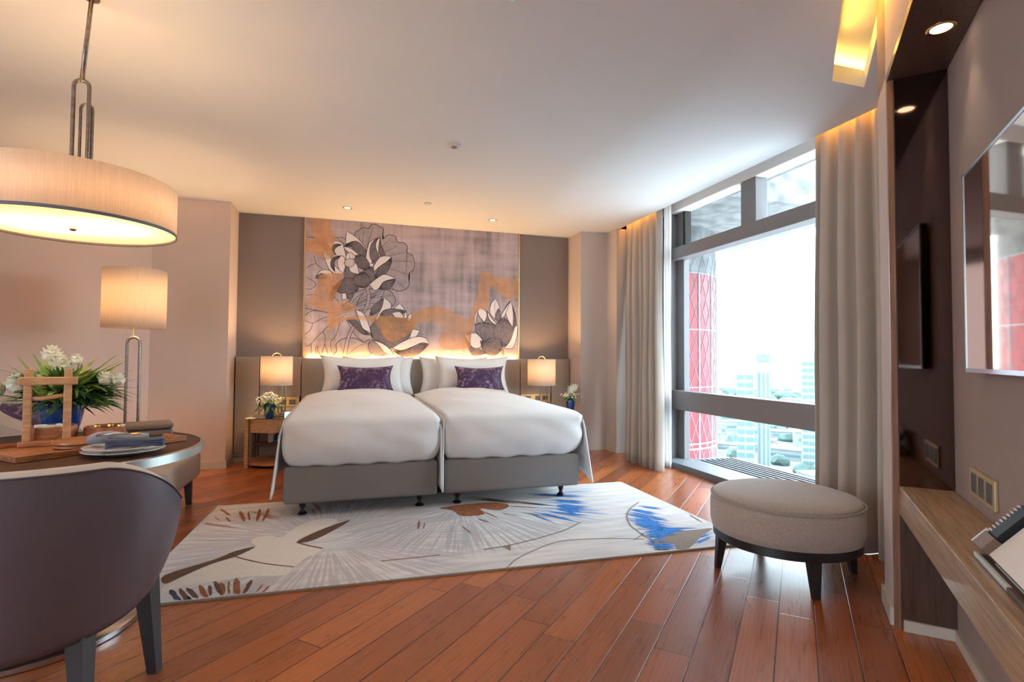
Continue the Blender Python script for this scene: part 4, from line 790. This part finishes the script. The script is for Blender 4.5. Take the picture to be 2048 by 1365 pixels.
t = thing('smoke_detector', 'flat round grey detector in the middle of the ceiling', 'detector', (.735, 3.93, H)); MB().lathe([(.045, -.022), (.05, -.012), (.052, 0)], 28).build('detector_body', 'detector_white', t, smooth=True); MB().lathe([(.02, -.028), (.022, -.022)], 20).build('sensor_cap', 'ledge_metal', t)
t = thing('ceiling_speaker', 'small flush disc in the ceiling near the mural', 'ceiling disc', (.765, 5.54, H)); MB().lathe([(.035, -.012), (.04, 0)], 28).build('cover', 'detector_white', t, smooth=True)
t = thing('sprinkler', 'sprinkler head poking from the ceiling at the top edge of the picture', 'sprinkler', (.66, 2.19, H)); MB().lathe([(.03, -.003), (.03, 0)], 20).build('plate', 'detector_white', t)
MB().tube([(-.012, 0, -.002), (-.016, 0, -.02), (-.004, 0, -.035)], .003, 6).tube([(.012, 0, -.002), (.016, 0, -.02), (.004, 0, -.035)], .003, 6).build('frame_arms', 'steel', t); MB().lathe([(.016, -.038), (.016, -.035)], 16).build('deflector', 'steel', t)
# ------------------------------------------------------------------ ottoman stool
ot = thing('ottoman', 'round beige fabric ottoman on dark tapered legs by the window', 'ottoman', (2.30, 2.40, 0), R(23)); rO = .375
pf = [(.02, .442), (rO*.5, .440), (rO*.8, .432), (rO*.95, .416), (rO, .398)]
MB().lathe(pf, 72).build('seat_top', 'ottoman_fabric', ot, smooth='all'); MB().lathe([(rO, .398), (rO+.006, .36), (rO+.006, .26), (rO-.002, .222), (rO-.04, .218)], 72).build('seat_side', 'ottoman_fabric', ot, smooth='all')
MB().tube([((rO+.003)*math.cos(2*PI*k/72), (rO+.003)*math.sin(2*PI*k/72), .398) for k in range(72)], .0035, 6, closed=True).build('piping', 'ottoman_fabric', ot, smooth='all')
MB().lathe([(rO-.055, .172), (rO-.015, .172), (rO-.008, .177), (rO-.008, .219), (rO-.055, .219)], 72).build('base_ring', 'dark_wood_leg', ot, smooth=True)
for k in range(4):
    a = PI/4+k*PI/2; c_ = Vector((math.cos(a), math.sin(a), 0)); mt = Matrix.Rotation(a, 4, 'Z'); b = MB(); q = bmesh.new()
    top_, bot = .030, .017; vs_ = [q.verts.new((x, y, z)) for z, h_, rr_ in ((0, bot, .360), (.175, top_, .340)) for x, y in ((rr_-h_, -h_), (rr_+h_*.6, -h_), (rr_+h_*.6, h_), (rr_-h_, h_))]
    for f_ in ((0, 1, 2, 3), (7, 6, 5, 4), (0, 4, 5, 1), (1, 5, 6, 2), (2, 6, 7, 3), (3, 7, 4, 0)): q.faces.new([vs_[i] for i in f_])
    b.merge(q, mt); b.build('leg', 'dark_wood_leg', ot)
# ------------------------------------------------------------------ round table
TX, TY, TZ, TR = -1.235, 2.745, .75, .60
tt = thing('dining_table', 'round dark walnut table with a metal rim at the left', 'table', (TX, TY, 0))
MB().lathe([(.30, .712), (TR-.012, .714), (TR-.012, .7485), (.01, .7495)], 96).build('tabletop', 'table_walnut', tt, smooth=True)
MB().lathe([(TR-.014, .708), (TR, .712), (TR, .747), (TR-.006, .751), (TR-.014, .7505)], 96, cap=False).build('rim', 'table_rim', tt, smooth=True)
MB().lathe([(.05, .03), (.045, .1), (.045, .6), (.12, .708)], 40).build('pedestal', 'dark_wood_leg', tt, smooth=True); MB().lathe([(.365, 0), (.37, .004), (.37, .022), (.36, .028), (.06, .032)], 72).build('base_disc', 'steel', tt, smooth=True)
# tray (rotated 45 deg)
tc_ = Vector((-1.085, 2.785)); ty = thing('serving_tray', 'shallow reddish wood tray on the round table', 'tray', (tc_.x, tc_.y, TZ+.001), R(46))
hx, hy = .315, .20; MB().box(-hx, hx, -hy, hy, 0, .006).build('tray_bottom', 'wood_acacia', ty)
for a in ((-hx, hx, -hy, -hy+.012), (-hx, hx, hy-.012, hy), (-hx, -hx+.012, -hy+.012, hy-.012), (hx-.012, hx, -hy+.012, hy-.012)): MB().box(*a, .006, .022, .002).build('tray_side', 'wood_acacia', ty)
ZT = TZ+.0075
def bowl(name, label, x, y, z, r, h, cat='bowl'):
    return tag(MB().lathe([(r*.80, 0), (r*.93, h*.1), (r, h*.45), (r*.98, h), (r*.91, h), (r*.90, h*.5), (r*.75, h*.18)], 48).build(name, 'wood_acacia', loc=(x, y, z), smooth=True), label, cat)
bA = at_z(92, 882, ZT+.0); bowl('bowl', 'dark wooden bowl of white sweets in front of the hanging rack', -1.262, 2.90, ZT, .092, .075)
for i, (dx, dy, a) in enumerate(((-.045, .01, .5), (.0, -.02, 0), (.045, .0, .9), (.01, .04, 2.))):
    tag(MB().box(-.022, .022, -.011, .011, 0, .018, .005, 3).build('sweet', 'snack_white', loc=(-1.262+dx, 2.90+dy, ZT+.062), rz=a, smooth=True), 'small white sweet in the bowl by the hanging rack', 'sweet', 'white sweets in the bowl')
tag(MB().lathe([(.001, 0), (.082, 0), (.084, .061)], 32, cap=False).build('bowl_filling', 'wood_acacia', loc=(-1.262, 2.90, ZT+.001)), 'brown layer of nuts filling the bowl under the white sweets', 'nuts')
bowl('bowl', 'oval wooden bowl of gold wrapped sweets behind the lidded wooden dish', -1.07, 2.985, ZT, .100, .060)
for i, (dx, dy) in enumerate(((-.055, .01), (-.01, .035), (.035, .02), (.06, -.015))):
    tag(MB().ball((0, 0, 0), .013, 1.2, 1, .9, 1).build('sweet', 'snack_gold' if i < 3 else 'snack_white', loc=(-1.07+dx, 2.985+dy, ZT+.056)), 'gold wrapped sweet in the oval wooden bowl' if i < 3 else 'pale sweet at the right end of the oval wooden bowl', 'sweet', 'gold sweets in the oval bowl' if i < 3 else None)
tag(MB().lathe([(.001, 0), (.086, 0), (.088, .048)], 32, cap=False).build('bowl_filling', 'wood_acacia', loc=(-1.07, 2.985, ZT+.001)), 'brown layer of nuts filling the oval wooden bowl', 'nuts')
wd = thing('lidded_dish', 'flat round lidded wooden dish at the front of the tray', 'dish', (-1.085, 2.74, ZT)); MB().lathe([(.085, 0), (.095, .006), (.095, .014), (.088, .017)], 48).build('dish_body', 'wood_acacia', wd, smooth=True); MB().lathe([(.088, .0175), (.097, .021), (.096, .028), (.07, .036), (.02, .037)], 48).build('lid', 'wood_acacia', wd, smooth=True)
# hanging rack
rk = thing('wooden_rack', 'small rough wooden gate-shaped rack standing on the tray', 'rack', (-1.235, 2.80, ZT), R(16))
for x in (-.066, .066): MB().box(x-.013, x+.013, -.014, .014, .02, .330, .003).build('post', 'wood_teak', rk)
MB().box(-.098, .098, -.020, .015, .262, .296, .005).build('top_beam', 'wood_teak', rk); MB().tube([(-.056, 0, .205), (-.02, 0, .203), (.03, 0, .212), (.056, 0, .215)], .009, 8).build('cross_bar', 'wood_teak', rk, smooth='all')
MB().box(-.092, .092, -.022, .016, 0, .024, .005).build('foot_bar', 'wood_acacia', rk)
vase('vase', 'large dark blue ribbed vase on the round table behind the rack', -1.315, 3.11, TZ+.001, .185, .060, .086)
# big bouquet
bq = thing('bouquet', 'large bouquet of white roses and lilies with feathery greenery', 'bouquet', (-1.315, 3.11, TZ+.17)); rb = random.Random(21)
for m_, n, lr, wr, zr in (('leaf_dark', 330, (.08, .21), .008, (-.35, .35)), ('leaf_green', 330, (.10, .23), .011, (-.1, 1.0)), ('leaf_light', 190, (.13, .26), .014, (.1, 1.3))):
    b = MB()
    for k in range(n):
        a = rb.uniform(0, 2*PI); ba = Vector((math.cos(a)*rb.uniform(0, .10)+rb.uniform(-.02, .10)*(1 if m_ == 'leaf_dark' else .5), math.sin(a)*rb.uniform(0, .07), rb.uniform(-.01, .09)))
        leafblade(b, ba, (math.cos(a)+.25, math.sin(a)*.7, rb.uniform(*zr)), rb.uniform(*lr)*.85, wr, rb.uniform(.0, .35))
    b.build({'leaf_dark': 'fern_greenery', 'leaf_green': 'foliage', 'leaf_light': 'young_leaves'}[m_], m_, bq)
for dx, dz, r, n in ((-.245, .06, .042, 9), (-.15, .085, .055, 9), (-.17, .10, .03, 7), (.0, .155, .06, 11), (.06, .11, .048, 9), (-.055, .10, .04, 6), (-.035, .225, .048, 8), (.02, .20, .03, 6), (.085, .205, .03, 6), (.19, .11, .04, 8), (.24, .105, .036, 8), (.215, .115, .02, 6)):
    b = MB(); blossom(b, (dx, -.05+rb.uniform(-.03, .03), dz), r, rb, n); b.build('blossom', ['petal_white', 'petal_yellow'], bq)
b = MB()
for dx, dz in ((-.235, .055), (-.14, .075), (0, .155), (.05, .105), (-.035, .215), (.085, .205), (.235, .095)): b.tube([(dx*.15, 0, -.10), (dx*.6, -.02, dz*.4), (dx, -.05, dz-.01)], .0025, 5)
b.build('stems', 'leaf_green', bq)
# plates, napkin, cutlery
px_, py_ = -.862, 2.545
def plate(z, r, label): return tag(MB().lathe([(r*.5, 0), (r*.55, .003), (r*.62, .008), (r*.97, .017), (r, .020), (r*.96, .0205), (r*.6, .012), (.01, .009)], 64).build('plate', 'porcelain', loc=(px_, py_, z), smooth='all'), label, 'plate')
plate(TZ+.002, .142, 'lower white plate of the pair under the napkin'); plate(TZ+.0165, .138, 'upper white plate with the folded napkin on it')
np_ = thing('napkin', 'folded blue-grey napkin lying on the white plates', 'napkin', (px_+.01, py_, TZ+.033), R(10))
b = MB(); 
def roll(u, v): a = v*2*PI; x = (u-.5)*.24; rr_ = .030*(1-.35*abs(x/.12)**3); return Vector((x*.85-.03, .02+rr_*1.15*math.cos(a)+.01*u, .028+rr_*.85*math.sin(a)+.008*math.sin(6*u)))
b.grid(roll, 20, 16, cv=True); b.build('soft_fold', 'napkin_light', np_, smooth='all')
for i in range(5): 
    b = MB(); b.grid(lambda u, v: Vector((-.06+u*.19, -.075+v*.075+.004*math.sin(7*u+i), .002+i*.0075+.006*math.sin(3*u+i*.7)+.003*math.sin(9*v))), 14, 6); b.build('fold_layer', 'napkin_cloth', np_, smooth='all', solid=.005)
for nm, lab, a, dy, L_ in (('fork', 'steel fork laid on the napkin', R(-8), -.035, .19), ('spoon', 'steel spoon laid on the napkin beside the fork', R(-2), -.055, .18)):
    t = thing(nm, lab, 'cutlery', (px_-.08, py_+dy+.01, TZ+.083), a); MB().tube([(.0, 0, 0), (.06, 0, .006), (.11, 0, .004)], [.004, .003, .003], 8).build('handle', 'steel', t, smooth='all')
    if nm == 'fork':
        b = MB(); b.box(.11, .135, -.011, .011, .001, .005, .001)
        for k in range(4): b.box(.134, .175, -.011+k*.0062, -.0085+k*.0062, .002, .005)
        b.build('fork_head', 'steel', t)
    else: MB().ball((.135, 0, .004), .017, 1.5, 1, .25, 2).build('spoon_bowl', 'brass', t, smooth='all')
# stacked box
sb = thing('trinket_box', 'rounded grey-brown lidded box at the right end of the tray', 'box', (-.925, 3.03, ZT), R(20))
MB().box(-.092, .092, -.075, .075, 0, .033, .03, 4).build('box_body', 'box_shagreen', sb, smooth=True) if False else MB().box(-.095, .095, -.072, .072, 0, .034, .012, 3).build('box_body', 'box_shagreen', sb, smooth=True)
MB().box(-.098, .098, -.075, .075, .0365, .066, .012, 3).build('lid', 'box_shagreen', sb, smooth=True)
# ------------------------------------------------------------------ barrel chair (near)
ch = thing('barrel_chair', 'barrel chair with dark leather back and cream piping near the camera', 'chair', (-1.0, 2.17, 0), R(-15.5))
def shell(u, v, off=0):
    a = R(17)-u*R(214); s_ = abs(u-.5)*2
    hT = .822-.165*(max(0, (s_-.58)/.42)**1.5)-.01*s_; hB = .275+.05*s_**2
    k = math.sin(PI/2*v)**.75; rt = .445+off; rbm = .345+off; r = rbm+(rt-rbm)*k
    return Vector((r*math.cos(a), r*math.sin(a)*.93-.02*v*(1-s_), hB+(hT-hB)*v))
b = MB(); b.grid(lambda u, v: shell(u, v), 72, 20)
# bottom bowl closing
b.grid(lambda u, v: Vector((shell(u, 0).x*(1-v*.98), shell(u, 0).y*(1-v*.98), shell(u, 0).z-.03*math.sin(PI/2*v))), 72, 5)
bmesh.ops.remove_doubles(b.bm, verts=b.bm.verts[:], dist=.001)
b.build('back_shell', 'leather_back', ch, smooth='all')
b = MB(); b.grid(lambda u, v: shell(u, .10+.90*v, -.042-.01*(1-v)), 72, 12); b.build('inner_back', 'leather_cream', ch, smooth='all')
def rim(u, v):
    o_ = shell(u, 1, 0); i_ = shell(u, 1, -.042); t = v; return o_*(1-t)+i_*t+Vector((0, 0, .016*math.sin(PI*t)))
b = MB(); b.grid(rim, 72, 6)
for u in (0, 1): b.grid(lambda s2, v, u=u: (shell(u, s2, 0)*(1-v)+shell(u, .1+.9*s2, -.042)*v), 12, 2)
b.build('cream_edge', 'leather_cream', ch, smooth='all')
MB().tube([shell(k/72, 1, .002)+Vector((0, 0, -.001)) for k in range(73)], .0028, 6).build('piping', 'leather_back', ch, smooth='all')
sb_ = MB(); sb_.lathe([(.02, .43), (.28, .45), (.335, .435), (.34, .40), (.31, .36), (.02, .355)], 48, 0, .03); sb_.build('seat_cushion', 'leather_cream', ch, smooth='all')
def tleg(x, y, tx, ty, h, a, b_):
    q = MB(); qq = bmesh.new(); vs_ = [qq.verts.new((X+dx*s2, Y+dy*s2, z)) for X, Y, z, s2 in ((tx, ty, 0, b_), (x, y, h, a)) for dx, dy in ((-1, -1), (1, -1), (1, 1), (-1, 1))]
    for f_ in ((0, 3, 2, 1), (4, 5, 6, 7), (0, 1, 5, 4), (1, 2, 6, 5), (2, 3, 7, 6), (3, 0, 4, 7)): qq.faces.new([vs_[i] for i in f_])
    q.merge(qq); return q
for x, y in ((.275, .175), (-.275, .175), (.275, -.13), (-.275, -.13)): tleg(x, y, x*1.1, y*1.12, .35, .030, .017).build('leg', 'dark_wood_leg', ch)
# ------------------------------------------------------------------ far armchair (behind table) + cushion
so = thing('armchair', 'low beige armchair behind the round table, turned towards the window', 'armchair', (-1.66, 4.42, 0), R(0))
MB().box(-.55, .555, -.42, .42, .19, .405, .045, 4).build('seat', 'sofa_fabric', so, smooth=True)
def sback(u, v, off=0):
    a = R(104)+u*R(181); r = .53-off; h = .84-.05*abs(u-.5)*2-.12*max(0, abs(u-.5)*2-.7)-.16*max(0, u-.62)/.38-.22*(max(0, .25-u)/.25)**1.5; return Vector((-.10+r*1.02*math.cos(a)*1.0, r*1.0*math.sin(a), .30+(h-.30)*v))
b = MB(); b.grid(sback, 40, 8); b.grid(lambda u, v: sback(u, v, .11), 40, 8); b.grid(lambda u, v: sback(u, 1)*(1-v)+sback(u, 1, .11)*v+Vector((0, 0, .035*math.sin(PI*v))), 40, 8)
for u in (0, 1): b.grid(lambda s2, v, u=u: sback(u, s2)*(1-v)+sback(u, s2, .11)*v, 8, 2)
b.build('curved_back', 'sofa_fabric', so, smooth='all')
for x in (-.48, .49):
    for y in (-.35, .30): tleg(x, y, x*1.02, y*1.02, .20, .026, .018).build('leg', 'dark_wood_leg', so)
place_pillow('cushion', 'purple patterned cushion resting in the beige armchair', 'cushion', 'cushion_purple', .44, .31, .12, -2.04, 4.46, .545, 16, R(50), 9)
# ------------------------------------------------------------------ niche: desk, TV, mirror, sockets
def nthing(name, label, cat, c, s, z): t = thing(name, label, cat, cs(c, s, z)); t.rotation_euler = (0, 0, NICHE_RZ); return t
# local: x along s, y = -c
dk = nthing('wall_desk', 'long narrow oak wall desk under the television', 'desk', .383, 1.8, 0)
MB().box(-.95, 1.038, -.188, 0, .585, .610, .002).build('desktop', 'wood_desk', dk); MB().box(-.95, 1.038, -.022, .0005, .490, .5845, .001).build('apron', 'wood_desk', dk)
MB().box(-.95, 1.038, -.186, -.05, .52, .545).build('drawer_bottom', 'wood_dark', dk)
mr = nthing('mirror_panel', 'tall smoked mirror on the end wall of the niche', 'mirror', .479, 2.839, .61); MB().box(-.004, 0, -.0930, .0930, .001, 1.775).build('mirror_glass', 'mirror_smoke', mr)
mb_ = MB(); mb_.box(.0005, .18, -.0935, .0945, .0, 1.775); mb_.build('backing_board', 'wood_dark', mr)
tv = nthing('television', 'wall-mounted television with a pale metal bezel', 'television', .573, 1.80, 1.40)
y1 = .043; x0, x1, z0, z1 = -.60, .650, -.290, .418
MB().box(x0, x1, .012, y1-.003, z0, z1, .003).build('tv_body', 'plastic_black', tv); MB().box(x0+.008, x1-.008, y1-.004, y1-.0015, z0+.012, z1-.008).build('screen', 'tv_screen', tv)
for a in ((x0, x1, z0, z0+.014), (x0, x1, z1-.009, z1), (x1-.009, x1, z0, z1), (x0, x0+.009, z0, z1)): MB().box(a[0], a[1], y1-.004, y1+.001, a[2], a[3]).build('bezel', 'tv_bezel', tv)
MB().box(-.15, .15, .0005, .013, -.1, .2).build('wall_bracket', 'plastic_black', tv)
sk_ = nthing('socket_panel', 'gold three-socket plate on the wall above the desk', 'socket panel', .573, 2.435, .70)
MB().box(-.142, .142, .0005, .010, -.043, .056, .002).build('plate', 'plate_gold', sk_)
for k in (-.088, 0, .088): MB().box(k-.030, k+.030, .009, .0125, -.028, .041, .002).build('socket', 'socket_dark', sk_)
# desk folder
df = nthing('desk_folder', 'flat compendium board with a pale edge and paper sheet on the wall desk', 'folder', .50, 1.60, .611)
MB().box(-.42, .323, -.060, .070, 0, .009, .002).build('board', 'leather_brown', df); MB().box(-.40, .24, -.05, .050, .0095, .012).build('paper_sheet', 'paper', df)
MB().box(.06, .326, .064, .075, .001, .014, .002).build('pale_edge', 'ledge_pale', df); MB().box(-.42, .058, .064, .076, .001, .014, .002).build('leather_edge', 'leather_brown', df)
bn = nthing('ring_binder', 'ring-bound book with white rings leaning on the wall at the end of the desk folder', 'notebook', .452, 1.955, .6245)
V_ = Vector((.0, -.655, .756)).normalized(); N_ = Vector((0, .756, .655)).normalized()
mt = Matrix(((1, V_.x, N_.x, 0), (0, V_.y, N_.y, 0), (0, V_.z, N_.z, 0), (0, 0, 0, 1)))
MB().box(-.40, 0, 0, .155, 0, .009, .002, 2, mt).build('cover', 'leather_brown', bn); MB().box(-.40, -.09, .004, .150, .0095, .014, 0, 2, mt).build('pages', 'paper', bn)
MB().box(-.086, -.014, .046, .156, .0095, .030, .004, 3, mt).build('spine', 'plastic_black', bn); MB().box(-.090, -.010, 0, .046, .0095, .034, .003, 3, mt).build('leather_band', 'leather_tan', bn)
for k in range(9):
    v = .056+.0115*k; MB().tube([mt @ Vector((-.004-.014*(1-math.cos(a)), v, .020+.013*math.sin(a))) for a in [PI*j/6 for j in range(7)]], .0024, 6).build('ring', 'ring_white', bn)
MB().tube([mt @ Vector((-.004, .0, .026)), mt @ Vector((-.004, .052, .026))], .009, 10).build('rolled_label', 'ring_white', bn, smooth='all')
# trims and fittings become sub-parts of the part they sit on
SUB = {'shade_trim': 'lamp_shade', 'shade_spider': 'lamp_shade', 'socket': 'plate', 'joint_ring': 'red_cladding', 'joint_strip': 'red_cladding', 'diamond_pattern': 'red_cladding', 'window_strip': 'walls', 'window_band': 'walls', 'roof_room': 'walls', 'spire': 'crown', 'ring': 'cover', 'glass_top': 'tabletop', 'finial': 'diffuser', 'sensor_cap': 'detector_body', 'brass_edge': 'painted_ground', 'stems': None, 'care': None}
for o in list(bpy.data.objects):
    n = o.name.split('.')[0]
    if o.parent and not o.parent.parent and (SUB.get(n) or n == 'piping'):
        tgt = SUB.get(n) or ('seat_top' if any(c.name.startswith('seat_top') for c in o.parent.children) else 'back_shell')
        for c in o.parent.children:
            if c is not o and c.name.split('.')[0] == tgt: o.parent = c; break
